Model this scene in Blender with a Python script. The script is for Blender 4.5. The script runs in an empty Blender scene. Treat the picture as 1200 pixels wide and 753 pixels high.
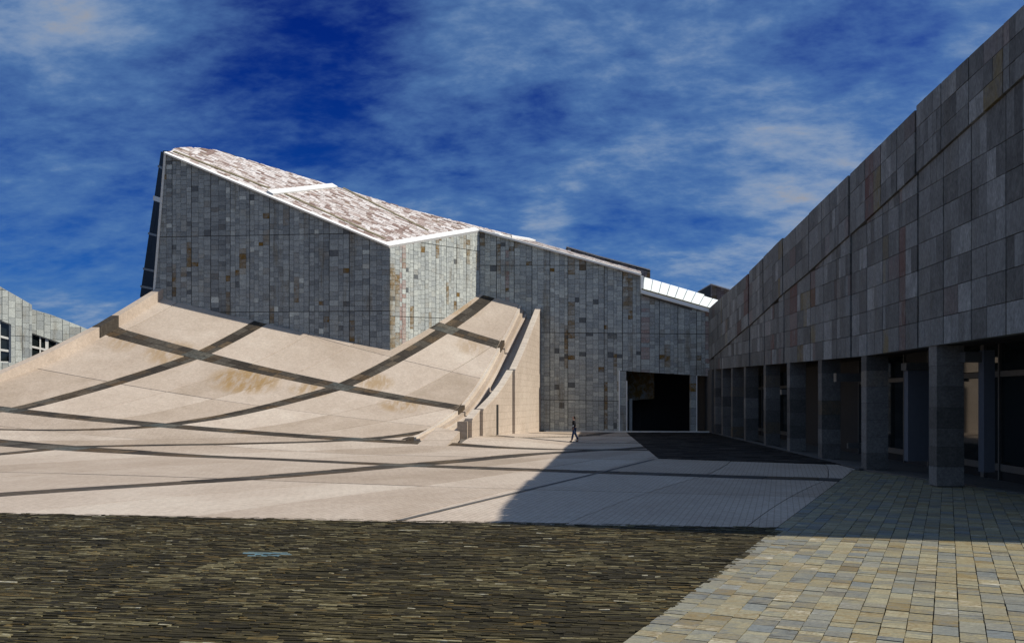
import bpy, bmesh, math, random
import numpy as np
from mathutils import Vector
R = math.radians
random.seed(7)
rng = np.random.default_rng(11)
sc = bpy.context.scene
COL = sc.collection

# ------------------------------------------------------------------ camera, sky, sun, exposure
HZ, FP, HC = 468.0, 900.0, 2.9           # horizon row, focal length (px of a 1200 px wide frame), eye height
cd = bpy.data.cameras.new("camera"); cam = bpy.data.objects.new("camera", cd); COL.objects.link(cam)
cam.location = (0, 0, HC); cam.rotation_euler = (R(90), 0, 0)
cd.sensor_width = 36; cd.lens = 36 * FP / 1200; cd.shift_y = (HZ - 376.5) / 1200
cd.clip_start = 0.1; cd.clip_end = 6000
sc.camera = cam
SUN_TRAVEL = Vector((-1, 0.08, -0.9705)).normalized()
SUN_EL = math.asin(-SUN_TRAVEL.z); SUN_ROT = math.atan2(-SUN_TRAVEL.x, -SUN_TRAVEL.y)
ld = bpy.data.lights.new("sun", 'SUN'); sun = bpy.data.objects.new("sun", ld); COL.objects.link(sun)
ld.energy = 5.0; ld.angle = R(0.53); ld.color = (1.0, 0.93, 0.82)
sun.rotation_euler = SUN_TRAVEL.to_track_quat('-Z', 'Y').to_euler(); sun.location = (60, 10, 60)
sc.view_settings.view_transform = 'Standard'; sc.view_settings.look = 'None'
sc.view_settings.gamma = 1; sc.view_settings.exposure = 0.14
sc.cycles.max_bounces = 6


class NT:
    """small helper that adds nodes to a tree"""
    def __init__(s, tree): s.t = tree; s.n = tree.nodes; s.l = tree.links; s.n.clear()
    def add(s, kind, **kw):
        n = s.n.new(kind)
        for k, v in kw.items(): setattr(n, k, v)
        return n
    def put(s, sock, v):
        if isinstance(v, bpy.types.NodeSocket): s.l.new(v, sock)
        elif v is not None: sock.default_value = v
    def math(s, op, a, b=None, c=None, clamp=False):
        n = s.add('ShaderNodeMath', operation=op); n.use_clamp = clamp
        for i, v in enumerate((a, b, c)): s.put(n.inputs[i], v)
        return n.outputs[0]
    def vmath(s, op, a, b=None, scale=None):
        n = s.add('ShaderNodeVectorMath', operation=op); s.put(n.inputs[0], a); s.put(n.inputs[1], b)
        if scale is not None: s.put(n.inputs['Scale'], scale)
        return n.outputs['Value'] if op in ('DOT_PRODUCT', 'LENGTH', 'DISTANCE') else n.outputs[0]
    def noise(s, vec, scale, detail=4, rough=0.55, dist=0.0):
        n = s.add('ShaderNodeTexNoise'); s.put(n.inputs['Vector'], vec)
        n.inputs['Scale'].default_value = scale; n.inputs['Detail'].default_value = detail
        n.inputs['Roughness'].default_value = rough; n.inputs['Distortion'].default_value = dist
        return n.outputs['Fac']
    def ramp(s, fac, stops, interp='LINEAR'):
        n = s.add('ShaderNodeValToRGB'); s.put(n.inputs[0], fac); cr = n.color_ramp; cr.interpolation = interp
        while len(cr.elements) < len(stops): cr.elements.new(0.5)
        for e, (p, c) in zip(cr.elements, stops): e.position = p; e.color = (*c, 1) if len(c) == 3 else c
        return n.outputs[0]
    def mix(s, fac, a, b, blend='MIX'):
        n = s.add('ShaderNodeMix', data_type='RGBA', blend_type=blend)
        s.put(n.inputs[0], fac)
        for i, v in ((6, a), (7, b)):
            s.put(n.inputs[i], (*v, 1) if isinstance(v, tuple) and len(v) == 3 else v)
        return n.outputs[2]
    def maprange(s, v, a, b, c=0.0, d=1.0, smooth=True):
        n = s.add('ShaderNodeMapRange'); n.interpolation_type = 'SMOOTHSTEP' if smooth else 'LINEAR'
        s.put(n.inputs[0], v)
        for i, x in enumerate((a, b, c, d)): n.inputs[i + 1].default_value = x
        return n.outputs[0]
    def comb(s, x, y, z):
        n = s.add('ShaderNodeCombineXYZ')
        for i, v in enumerate((x, y, z)): s.put(n.inputs[i], v)
        return n.outputs[0]
    def sep(s, v):
        n = s.add('ShaderNodeSeparateXYZ'); s.put(n.inputs[0], v); return n.outputs


def pixdir(px, py):
    return Vector(((px - 600) / FP, 1, (HZ - py) / FP)).normalized()


# sky: physical sky, a broken cloud layer, thinner in view, laid out on a flat ceiling overhead
w = bpy.data.worlds.new("World"); sc.world = w; w.use_nodes = True
t = NT(w.node_tree)
sky = t.add('ShaderNodeTexSky', sky_type='NISHITA'); sky.sun_disc = False
sky.sun_elevation = SUN_EL; sky.sun_rotation = SUN_ROT; sky.altitude = 300; sky.air_density = 1.0; sky.dust_density = 0.3; sky.ozone_density = 3.0
gm = t.add('ShaderNodeGamma'); t.put(gm.inputs[0], sky.outputs[0]); gm.inputs[1].default_value = 1.0
dirv = t.add('ShaderNodeTexCoord').outputs['Generated']
dx, dy, dz = t.sep(dirv)
blue = t.mix(1.0, gm.outputs[0], t.mix(t.maprange(dz, 0.08, 0.50), (0.05, 0.40, 1.15), (0.015, 0.165, 1.0)), 'MULTIPLY')
den = t.math('ADD', t.math('MAXIMUM', dz, 0.0), 0.30)
cp = t.comb(t.math('DIVIDE', dx, den), t.math('DIVIDE', dy, den), 0.0)
# streaks run from lower left to upper right: rotate and stretch
rot = t.add('ShaderNodeMapping'); t.put(rot.inputs[0], cp); rot.inputs['Rotation'].default_value = (0, 0, R(35)); rot.inputs['Scale'].default_value = (0.85, 1.35, 1)
big = t.noise(rot.outputs[0], 0.9, 3, 0.5, 0.4)
med = t.noise(rot.outputs[0], 3.4, 7, 0.62, 0.25)
fine = t.noise(rot.outputs[0], 15.0, 6, 0.62, 0.1)
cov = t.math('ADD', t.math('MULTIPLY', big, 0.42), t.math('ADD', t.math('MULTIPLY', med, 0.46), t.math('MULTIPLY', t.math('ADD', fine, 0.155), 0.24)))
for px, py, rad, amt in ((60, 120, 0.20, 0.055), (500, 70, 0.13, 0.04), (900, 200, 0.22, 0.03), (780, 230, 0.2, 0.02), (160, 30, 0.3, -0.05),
                         (310, 10, 0.15, -0.11), (420, 140, 0.07, -0.04), (640, 267, 0.035, 0.10), (930, 195, 0.07, 0.06), (90, 300, 0.18, -0.10), (760, 300, 0.10, -0.06), (1010, 50, 0.08, -0.05), (600, 230, 0.95, -0.085)):  # the last, broadest entry thins the cloud inside the view
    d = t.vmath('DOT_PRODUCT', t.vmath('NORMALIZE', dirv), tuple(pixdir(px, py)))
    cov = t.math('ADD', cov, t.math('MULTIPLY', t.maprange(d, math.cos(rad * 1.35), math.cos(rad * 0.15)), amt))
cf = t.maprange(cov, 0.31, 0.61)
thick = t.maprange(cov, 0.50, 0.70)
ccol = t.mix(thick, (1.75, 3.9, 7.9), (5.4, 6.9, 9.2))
ccol = t.mix(t.maprange(cov, 0.61, 0.76), ccol, (6.6, 5.9, 5.0))  # denser warm cloud, added mainly out of view to neutralise blue shade
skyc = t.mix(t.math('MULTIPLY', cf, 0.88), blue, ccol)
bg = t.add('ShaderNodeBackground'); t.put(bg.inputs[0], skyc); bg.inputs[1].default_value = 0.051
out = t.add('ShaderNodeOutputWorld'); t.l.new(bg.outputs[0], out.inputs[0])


# ------------------------------------------------------------------ materials
def mat(name):
    m = bpy.data.materials.new(name); m.use_nodes = True
    t = NT(m.node_tree); b = t.add('ShaderNodeBsdfPrincipled'); o = t.add('ShaderNodeOutputMaterial')
    t.l.new(b.outputs[0], o.inputs[0]); return m, t, b


def bump(t, b, h, strength, dist):
    n = t.add('ShaderNodeBump'); n.inputs['Strength'].default_value = strength; n.inputs['Distance'].default_value = dist
    t.put(n.inputs['Height'], h); t.l.new(n.outputs[0], b.inputs['Normal'])


def stone_mat(name, stops, rust=(0.165, 0.092, 0.014), pink=(0.36, 0.2, 0.17), weather=0.0, rough=0.75, nscale=5.0, vary=0.5, bstr=0.5, bdist=0.02,
              stretch=(1, 1, 1), spec=0.3, grain=0.25):
    m, t, b = mat(name)
    pos = t.add('ShaderNodeNewGeometry').outputs['Position']
    at = t.add('ShaderNodeAttribute', attribute_name='stone')
    x, y, z = t.sep(at.outputs['Vector'])
    off = t.vmath('MULTIPLY_ADD', at.outputs['Vector'], (37.0, 11.0, 23.0))
    t.put(off.node.inputs[2], t.vmath('MULTIPLY', pos, tuple(stretch)))
    n1 = t.noise(off, nscale, 5, 0.6, 0.6); n2 = t.noise(off, nscale * 5, 3, 0.6)
    tone = t.math('ADD', x, t.math('MULTIPLY', t.math('SUBTRACT', n1, 0.5), vary), clamp=True)
    c = t.ramp(tone, stops)
    c = t.mix(t.math('MULTIPLY', y, t.maprange(n1, 0.25, 0.6), clamp=True), c, rust)
    c = t.mix(t.math('MULTIPLY', z, t.maprange(n1, 0.2, 0.55), clamp=True), c, pink)
    g = t.maprange(n2, 0.25, 0.75, 1 - grain, 1 + grain)
    if weather:      # rain-washed runs and lichen, larger than single stones
        wv = t.vmath('MULTIPLY', pos, (0.55, 0.55, 0.10)); wn = t.noise(wv, 1.6, 5, 0.65, 0.3); wl = t.noise(pos, 0.9, 5, 0.7, 0.5)
        c = t.mix(t.math('MULTIPLY', t.maprange(wn, 0.54, 0.72), weather), c, (0.13, 0.092, 0.038))
        c = t.mix(t.math('MULTIPLY', t.maprange(wl, 0.52, 0.75), weather * 0.8), c, (0.36, 0.36, 0.30))
    c = t.mix(1.0, c, t.comb(g, g, g), 'MULTIPLY')
    t.put(b.inputs['Base Color'], c); b.inputs['Roughness'].default_value = rough
    b.inputs['Specular IOR Level'].default_value = spec
    bump(t, b, t.math('ADD', t.math('MULTIPLY', n1, 0.7), t.math('MULTIPLY', n2, 0.3)), bstr, bdist)
    return m


def plain_mat(name, col, rough=0.6, metal=0.0, spec=0.4, nz=0.15, scale=6.0):
    m, t, b = mat(name)
    pos = t.add('ShaderNodeNewGeometry').outputs['Position']
    n = t.noise(pos, scale, 5, 0.6)
    g = t.maprange(n, 0.25, 0.75, 1 - nz, 1 + nz)
    t.put(b.inputs['Base Color'], t.mix(1.0, tuple(col), t.comb(g, g, g), 'MULTIPLY'))
    b.inputs['Roughness'].default_value = rough; b.inputs['Metallic'].default_value = metal
    b.inputs['Specular IOR Level'].default_value = spec
    bump(t, b, n, 0.15, 0.01)
    return m


M = {}
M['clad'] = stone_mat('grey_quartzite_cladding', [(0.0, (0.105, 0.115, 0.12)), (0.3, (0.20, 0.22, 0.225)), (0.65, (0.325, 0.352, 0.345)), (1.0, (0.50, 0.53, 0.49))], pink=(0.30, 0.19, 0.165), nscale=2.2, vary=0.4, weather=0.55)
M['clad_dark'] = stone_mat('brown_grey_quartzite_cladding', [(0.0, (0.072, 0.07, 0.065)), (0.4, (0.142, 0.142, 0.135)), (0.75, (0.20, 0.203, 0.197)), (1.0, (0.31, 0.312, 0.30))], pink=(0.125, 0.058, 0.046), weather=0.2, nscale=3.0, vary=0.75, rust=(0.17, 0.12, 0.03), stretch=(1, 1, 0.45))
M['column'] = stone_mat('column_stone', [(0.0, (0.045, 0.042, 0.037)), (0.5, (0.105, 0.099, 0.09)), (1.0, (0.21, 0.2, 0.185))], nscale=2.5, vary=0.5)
M['rooft'] = stone_mat('pink_white_roof_stone', [(0.0, (0.19, 0.125, 0.105)), (0.3, (0.34, 0.265, 0.235)), (0.6, (0.49, 0.44, 0.415)), (1.0, (0.68, 0.655, 0.64))], nscale=2.0, vary=0.35)
M['slate'] = stone_mat('dark_riven_slate', [(0.0, (0.016, 0.013, 0.005)), (0.40, (0.034, 0.027, 0.009)), (0.68, (0.082, 0.067, 0.028)), (0.90, (0.185, 0.160, 0.082)), (1.0, (0.34, 0.32, 0.24))], rust=(0.13, 0.085, 0.022), pink=(0.10, 0.20, 0.25), nscale=14, vary=0.9, rough=0.7, spec=0.25, stretch=(0.5, 1.6, 1), bstr=0.8)
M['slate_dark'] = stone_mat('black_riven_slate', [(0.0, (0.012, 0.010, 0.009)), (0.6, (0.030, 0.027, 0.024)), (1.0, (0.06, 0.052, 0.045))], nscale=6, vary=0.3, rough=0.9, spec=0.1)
M['tile'] = stone_mat('yellow_grey_quartzite_tile', [(0.0, (0.085, 0.075, 0.055)), (0.16, (0.15, 0.158, 0.145)), (0.34, (0.195, 0.19, 0.148)), (0.52, (0.25, 0.235, 0.155)), (0.68, (0.33, 0.30, 0.192)), (0.80, (0.215, 0.172, 0.092)), (0.90, (0.34, 0.305, 0.205)), (1.0, (0.50, 0.47, 0.37))], rust=(0.18, 0.125, 0.042), pink=(0.155, 0.18, 0.19), nscale=4.2, vary=1.45, rough=0.5, stretch=(0.9, 4.0, 1), bstr=0.6, bdist=0.012, spec=0.45, grain=0.3)
M['band'] = stone_mat('dark_band_stone', [(0.0, (0.016, 0.012, 0.008)), (0.5, (0.042, 0.034, 0.025)), (1.0, (0.10, 0.09, 0.072))], rust=(0.15, 0.09, 0.035), pink=(0.13, 0.17, 0.17), nscale=4.5, vary=1.1, rough=0.7)
M['mortar'] = plain_mat('dark_mortar', (0.045, 0.045, 0.043), 0.9)
M['bed'] = plain_mat('paving_joint_bed', (0.11, 0.095, 0.08), 0.95)
M['blackbed'] = plain_mat('dark_paving_bed', (0.014, 0.013, 0.011), 0.95)
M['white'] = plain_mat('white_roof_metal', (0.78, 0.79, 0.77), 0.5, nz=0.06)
M['skyl'] = plain_mat('pale_skylight_sheet', (0.80, 0.85, 0.82), 0.35, nz=0.05)
M['olive'] = plain_mat('weathered_gutter', (0.17, 0.145, 0.085), 0.7)
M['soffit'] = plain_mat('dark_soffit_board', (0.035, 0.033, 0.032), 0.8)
M['frame'] = plain_mat('grey_window_frame', (0.10, 0.097, 0.09), 0.5)
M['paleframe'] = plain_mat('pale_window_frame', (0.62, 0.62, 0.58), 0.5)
M['panel'] = plain_mat('pale_blue_grey_panel', (0.115, 0.12, 0.135), 0.7, nz=0.06)
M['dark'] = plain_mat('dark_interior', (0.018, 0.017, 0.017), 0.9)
M['recess'] = plain_mat('dim_entrance_concrete', (0.20, 0.165, 0.12), 0.9)
M['terrace'] = plain_mat('terrace_floor_stone', (0.09, 0.085, 0.078), 0.8)
M['jacket'] = plain_mat('black_jacket_cloth', (0.012, 0.012, 0.015), 0.9, nz=0.3, scale=30)
M['jeans'] = plain_mat('dark_blue_denim', (0.02, 0.035, 0.085), 0.9, nz=0.3, scale=30)
M['skin'] = plain_mat('skin', (0.42, 0.24, 0.17), 0.6, nz=0.05)
M['hair'] = plain_mat('brown_hair', (0.025, 0.015, 0.01), 0.7)
M['shoe'] = plain_mat('black_shoe', (0.01, 0.01, 0.01), 0.5)
M['paper'] = plain_mat('white_paper', (0.75, 0.75, 0.72), 0.8)
m, t, b = mat('dark_glass'); b.inputs['Base Color'].default_value = (0.012, 0.017, 0.018, 1); b.inputs['Roughness'].default_value = 0.04; b.inputs['Specular IOR Level'].default_value = 0.55
M['glass'] = m
m, t, b = mat('blue_black_glass'); b.inputs['Base Color'].default_value = (0.006, 0.012, 0.022, 1); b.inputs['Roughness'].default_value = 0.6; b.inputs['Specular IOR Level'].default_value = 0.03
M['glass_dark'] = m

# pinkish beige plaza stone: fine paver joints, big soft stains, ochre runs below the bands of the ramp
def stone_floor_mat(name, stains=(), pavers=True, wall=False):
    m, t, b = mat(name)
    pos = t.add('ShaderNodeNewGeometry').outputs['Position']
    at = t.add('ShaderNodeAttribute', attribute_name='stone'); x, y, z = t.sep(at.outputs['Vector'])
    n_big = t.noise(pos, 0.16, 4, 0.55, 0.8); n_mid = t.noise(pos, 1.3, 5, 0.65, 0.4); n_f = t.noise(pos, 5.5, 5, 0.75)
    n_sp = t.noise(pos, 40, 2, 0.6)
    tone = t.math('ADD', x, t.math('ADD', t.math('MULTIPLY', t.math('SUBTRACT', n_big, 0.5), 0.9), t.math('MULTIPLY', t.math('SUBTRACT', n_mid, 0.5), 0.45)), clamp=True)
    c = t.ramp(tone, [(0.0, (0.285, 0.226, 0.167)), (0.35, (0.385, 0.315, 0.25)), (0.65, (0.46, 0.388, 0.318)), (1.0, (0.555, 0.492, 0.412))])
    g = t.math('MULTIPLY', t.maprange(n_f, 0.25, 0.75, 0.86, 1.13), t.maprange(n_sp, 0.25, 0.75, 0.85, 1.15))
    c = t.mix(1.0, c, t.comb(g, g, g), 'MULTIPLY')
    px_, py_, pz_ = t.sep(pos)
    if stains:
        tot = None
        sv = t.comb(t.math('MULTIPLY', px_, 1.6), t.math('MULTIPLY', py_, 0.35), t.math('MULTIPLY', pz_, 0.35))
        sm = t.maprange(t.noise(sv, 1.5, 4, 0.65, 0.2), 0.33, 0.6)
        for (X, Y, rx, ry, amt) in stains:
            a = t.math('DIVIDE', t.math('SUBTRACT', px_, X), rx); bb = t.math('DIVIDE', t.math('SUBTRACT', py_, Y), ry)
            d2 = t.math('ADD', t.math('MULTIPLY', a, a), t.math('MULTIPLY', bb, bb))
            v = t.math('MULTIPLY', t.maprange(d2, 1.0, 0.1), amt)
            tot = v if tot is None else t.math('MAXIMUM', tot, v)
        c = t.mix(t.math('MULTIPLY', tot, sm), c, (0.28, 0.18, 0.075))
    h = n_f
    if pavers:
        br = t.add('ShaderNodeTexBrick'); br.offset = 0.5
        if wall:
            pv = t.comb(py_, pz_, 0.0)
        else:
            mp = t.add('ShaderNodeMapping'); t.put(mp.inputs[0], t.comb(px_, py_, 0.0)); mp.inputs['Rotation'].default_value = (0, 0, R(-70.7)); pv = mp.outputs[0]
        t.put(br.inputs['Vector'], pv)
        br.inputs['Color1'].default_value = (1, 1, 1, 1); br.inputs['Color2'].default_value = (0.9, 0.9, 0.9, 1); br.inputs['Mortar'].default_value = (0.42, 0.4, 0.38, 1)
        br.inputs['Scale'].default_value = 1.0; br.inputs['Mortar Size'].default_value = 0.012 if not wall else 0.014
        br.inputs['Brick Width'].default_value = 0.5 if not wall else 1.0; br.inputs['Row Height'].default_value = 0.16 if not wall else 0.5
        c = t.mix(0.5, c, br.outputs['Color'], 'MULTIPLY')
    t.put(b.inputs['Base Color'], c); b.inputs['Roughness'].default_value = 0.85; b.inputs['Specular IOR Level'].default_value = 0.25
    bump(t, b, h, 0.35, 0.01)
    return m


M['plaza'] = stone_floor_mat('pink_beige_plaza_stone')
M['ramp'] = stone_floor_mat('pink_beige_ramp_stone', [(-18.9, 54.6, 3.0, 2.4, 0.95), (-25.2, 56.9, 2.4, 2.0, 0.6), (-14.2, 54.2, 1.8, 1.4, 0.7), (-7.6, 52.9, 2.0, 1.4, 0.7), (-4.6, 68.3, 2.4, 2.0, 0.65), (-10.0, 56.3, 1.6, 1.6, 0.7), (-3.4, 63.0, 1.6, 1.5, 0.4), (-29.0, 57.6, 1.4, 1.6, 0.5)], pavers=False)
M['rampwall'] = stone_floor_mat('pink_beige_wall_stone', wall=True)


# ------------------------------------------------------------------ building helpers
def link(o, parent=None, **props):
    COL.objects.link(o)
    if parent is not None: o.parent = parent
    for k, v in props.items(): o[k] = v
    return o


def new_mesh(name, verts, faces, material, attr=None):
    me = bpy.data.meshes.new(name); me.from_pydata([tuple(map(float, v)) for v in verts], [], faces)
    if attr is not None:
        a = me.attributes.new('stone', 'FLOAT_VECTOR', 'FACE')
        arr = np.asarray(attr, np.float32)
        if arr.ndim == 1: arr = np.tile(arr, (len(faces), 1))
        a.data.foreach_set('vector', arr.ravel())
    me.materials.append(M[material]); me.update(); return me


def mesh_obj(name, verts, faces, material, parent=None, attr=None, **props):
    v = np.asarray(verts, float); base = Vector((0, 0, 0))
    if parent is None or True:
        c = (v.min(0) + v.max(0)) / 2; c[2] = v[:, 2].min(); base = Vector(c); v = v - c
    o = bpy.data.objects.new(name, new_mesh(name, v, faces, material, attr))
    o.location = base
    link(o, parent, **props)
    return o


def empty(name, loc, label=None, cat=None, group=None, kind=None):
    o = bpy.data.objects.new(name, None); o.empty_display_size = 0.5; link(o)
    # things built in world coordinates keep their Empty at the origin offset removed through the parts
    o.location = loc
    if label: o['label'] = label
    if cat: o['category'] = cat
    if group: o['group'] = group
    if kind: o['kind'] = kind
    return o


def child(parent, o):
    o.parent = parent; o.location = Vector(o.location) - Vector(parent.location)
    return o


def part(name, verts, faces, material, parent, attr=None, **props):
    o = mesh_obj(name, verts, faces, material, None, attr, **props)
    w_ = Vector((0, 0, 0)); p = parent
    while p is not None: w_ += Vector(p.location); p = p.parent
    o.parent = parent; o.location = Vector(o.location) - w_
    return o


BOXF = [(0, 3, 2, 1), (4, 5, 6, 7), (0, 1, 5, 4), (1, 2, 6, 5), (2, 3, 7, 6), (3, 0, 4, 7)]


def boxv(x0, x1, y0, y1, z0, z1):
    return [(x0, y0, z0), (x1, y0, z0), (x1, y1, z0), (x0, y1, z0), (x0, y0, z1), (x1, y0, z1), (x1, y1, z1), (x0, y1, z1)]


def prism(poly, vec):
    """closed solid from a 3D polygon pushed along vec"""
    n = len(poly); p = [Vector(q) for q in poly]; v = Vector(vec)
    verts = p + [q + v for q in p]
    faces = [tuple(range(n)), tuple(reversed(range(n, 2 * n)))] + [(i, i + n, (i + 1) % n + n, (i + 1) % n) for i in range(n)]
    return verts, faces


def bar(a, b_, wv, hv):
    """square bar from a to b with half-width vectors"""
    a, b_, wv, hv = map(Vector, (a, b_, wv, hv))
    vs = [a - wv - hv, a + wv - hv, a + wv + hv, a - wv + hv, b_ - wv - hv, b_ + wv - hv, b_ + wv + hv, b_ - wv + hv]
    return vs, BOXF


def join(*vf):
    V, F = [], []
    for v, f in vf:
        k = len(V); V += [tuple(x) for x in v]; F += [tuple(i + k for i in q) for q in f]
    return V, F


def at(px, py, Y): return Vector(((px - 600) / FP * Y, Y, HC + (HZ - py) / FP * Y))


def on_plane(px, py, P0, N):
    d = Vector(((px - 600) / FP, 1, (HZ - py) / FP)); o = Vector((0, 0, HC))
    return o + d * ((Vector(P0) - o).dot(Vector(N)) / d.dot(Vector(N)))


def px_area(pts):
    """area in photo pixels of a polygon, 0 when its middle is out of the frame"""
    p = np.asarray(pts, float)
    if (p[:, 1] < 1).any(): return 0.0
    x = 600 + FP * p[:, 0] / p[:, 1]; y = HZ - FP * (p[:, 2] - HC) / p[:, 1]
    if not (0 < x.mean() < 1200 and 0 < y.mean() < 753): return 0.0
    return abs(0.5 * np.sum(x * np.roll(y, -1) - y * np.roll(x, -1)))


class Pieces:
    """stones, slabs, tiles: the 300 that show largest become parts, the rest one joined part"""
    def __init__(s, name, rest, material, parent, limit=300):
        s.name, s.rest, s.mat, s.parent, s.limit = name, rest, material, parent, limit; s.items = []
    def add(s, verts, faces, attr, front=None, area=None):
        if area is None: area = px_area([verts[i] for i in (front or faces[0])])
        s.items.append((area, verts, faces, attr))
    def done(s):
        s.items.sort(key=lambda q: -q[0])
        top = [q for q in s.items[:s.limit] if q[0] > 12]; rest = s.items[len(top):]
        for a, v, f, at_ in top: part(s.name, v, f, s.mat, s.parent, at_)
        if rest:
            V, F, A = [], [], []
            for a, v, f, at_ in rest:
                k = len(V); V += [tuple(x) for x in v]; F += [tuple(i + k for i in q) for q in f]; A += [at_] * len(f)
            part(s.rest, V, F, s.mat, s.parent, A, kind='stuff')


def clip(poly, cl):
    """Sutherland-Hodgman: poly against the convex counter-clockwise polygon cl"""
    outp = poly
    for i in range(len(cl)):
        ax, ay = cl[i]; bx, by = cl[(i + 1) % len(cl)]
        inp = outp; outp = []
        if not inp: return []
        def side(p): return (bx - ax) * (p[1] - ay) - (by - ay) * (p[0] - ax)
        for j in range(len(inp)):
            p, q = inp[j - 1], inp[j]; sp, sq = side(p), side(q)
            if (sp >= 0) != (sq >= 0):
                k = sp / (sp - sq); outp.append((p[0] + k * (q[0] - p[0]), p[1] + k * (q[1] - p[1])))
            if sq >= 0: outp.append(q)
    return outp


def ccw(p):
    a = sum(p[i - 1][0] * p[i][1] - p[i][0] * p[i - 1][1] for i in range(len(p)))
    return p if a > 0 else p[::-1]


def poly_area(p): return abs(sum(p[i - 1][0] * p[i][1] - p[i][0] * p[i - 1][1] for i in range(len(p)))) / 2


class Face:
    """a planar facade: u runs along U, v along V, stones stand proud along N"""
    def __init__(s, O, U, V, N): s.O, s.U, s.V, s.N = map(Vector, (O, U, V, N))
    def p(s, u, v, n=0.0): return s.O + s.U * u + s.V * v + s.N * n
    def uv(s, P): d = Vector(P) - s.O; return (d.dot(s.U), d.dot(s.V))
    def pix(s, px, py): return s.uv(on_plane(px, py, s.O, s.N))


def stone_on(coll, fc, poly, attr, n0, n1):
    poly = ccw(poly); k = len(poly)
    right = fc.U.cross(fc.V).dot(fc.N) > 0
    if not right: poly = poly[::-1]
    V = [fc.p(u, v, n1) for u, v in poly] + [fc.p(u, v, n0) for u, v in poly]
    F = [tuple(range(k))] + [(i, i + k, (i + 1) % k + k, (i + 1) % k) for i in range(k)]
    coll.add(V, F, attr)


def clad(coll, fc, polys, pw, ph, u0=0.0, v0=0.0, cols=3.5, hmin=0.30, hmax=0.50, rust_p=0.10, pink_p=0.02, tone=(0.2, 0.85), gap=0.02, pgap=0.036,
         keep=None, tilt=0.0, pinkcols=(), rows=None, skew=0.0):
    """ashlar cladding: panels pw x ph with open joints, in each panel unequal vertical strips of stones"""
    polys = [ccw(list(p)) for p in polys]
    us = [q[0] for p in polys for q in p]; vs = [q[1] for p in polys for q in p]
    i0, i1 = math.floor((min(us) - u0) / pw), math.ceil((max(us) - u0) / pw)
    j0, j1 = math.floor((min(vs) - v0 - 2) / ph), math.ceil((max(vs) - v0 + 2) / ph)
    for i in range(i0, i1):
        ua, ub = u0 + i * pw + pgap / 2, u0 + (i + 1) * pw - pgap / 2
        n = max(1, int(round(cols + random.uniform(-0.6, 0.6))))
        ws = [random.uniform(0.6, 1.4) for _ in range(n)]; tot = sum(ws); ws = [x / tot * (ub - ua) for x in ws]
        ptone = random.uniform(-0.10, 0.10)
        x = ua
        for wd in ws:
            pinkc = random.random() < pink_p * 0.5 or any(a <= x <= b_ for a, b_ in pinkcols)
            runs = []
            for _ in range(6):
                if random.random() < rust_p: a = random.uniform(min(vs), max(vs)); runs.append((a, a + random.uniform(0.8, 4.0)))
            ctone = random.uniform(-0.08, 0.08)
            for j in range(j0, j1):
                va, vb = v0 + j * ph + pgap / 2, v0 + (j + 1) * ph - pgap / 2
                y = va
                while y < vb - 0.05:
                    hh = rows if rows else random.uniform(hmin, hmax)
                    if vb - (y + hh) < hmin * 0.6: hh = vb - y
                    rect = [(x + gap / 2, y + gap / 2), (x + wd - gap / 2, y + gap / 2), (x + wd - gap / 2, y + hh - gap / 2), (x + gap / 2, y + hh - gap / 2)]
                    rect = [(u, v + tilt * (u - u0)) for u, v in rect]
                    vc = y + hh / 2
                    y += hh
                    tn = min(1, max(0, random.uniform(*tone) * 0.75 + random.choice((0.1, 0.15, 0.2)) + ptone + ctone))
                    if random.random() < 0.03: tn = random.choice((0.0, 0.98))
                    ru = max([random.uniform(0.35, 0.95) for a, b_ in runs if a < vc < b_] or [0.0])
                    if random.random() < 0.010: ru = 1.0; tn *= 0.6
                    if random.random() < 0.12: ru = max(ru, random.uniform(0.05, 0.25))
                    pk = random.uniform(0.45, 0.9) if pinkc and random.random() < 0.7 else 0.0
                    n1 = random.uniform(0.0, 0.022)
                    for cl in polys:
                        q = clip(rect, cl)
                        if len(q) < 3 or poly_area(q) < 0.015: continue
                        if keep and not keep(q): continue
                        stone_on(coll, fc, q, (tn, ru, pk), -0.05, n1)
            x += wd


# ------------------------------------------------------------------ terrain: one surface that is flat in front and sweeps up to the tower
def pl(x, pts):
    return np.interp(x, [p[0] for p in pts], [p[1] for p in pts])


def XR(Y): return pl(Y, [(40, -8.2), (46.7, -6.15), (48.5, -5.55), (53.5, -3.74), (64, -1.07), (70.1, 0.78), (76, 2.6)])     # right edge of the ramp
def XW(Y): return -2.75 + (Y - 47.0) * 0.2235                                                                               # outer face of the retaining wall
def XL(Y): return pl(Y, [(20, -45), (40, -38.5), (51.1, -34.05), (54, -32.42), (58, -30.83), (62.2, -29.02), (66, -27.4)])   # foot of the left parapet
def zramp(X, Y):
    s = np.clip(Y - 41.7 - 0.21 * X, 0, None); return 0.01497 * s * s
def zright(X, Y):
    return np.minimum(zramp(X, Y), 0.55 * np.clip((70 - Y) / 20, 0, 1)) * np.clip(1 - (X - XW(Y)) / 6, 0, 1)
def zsurf(X, Y):
    X = np.asarray(X, float); Y = np.asarray(Y, float)
    return np.where(X <= XR(Y) + 1e-6, zramp(X, Y), zright(X, Y))


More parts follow.
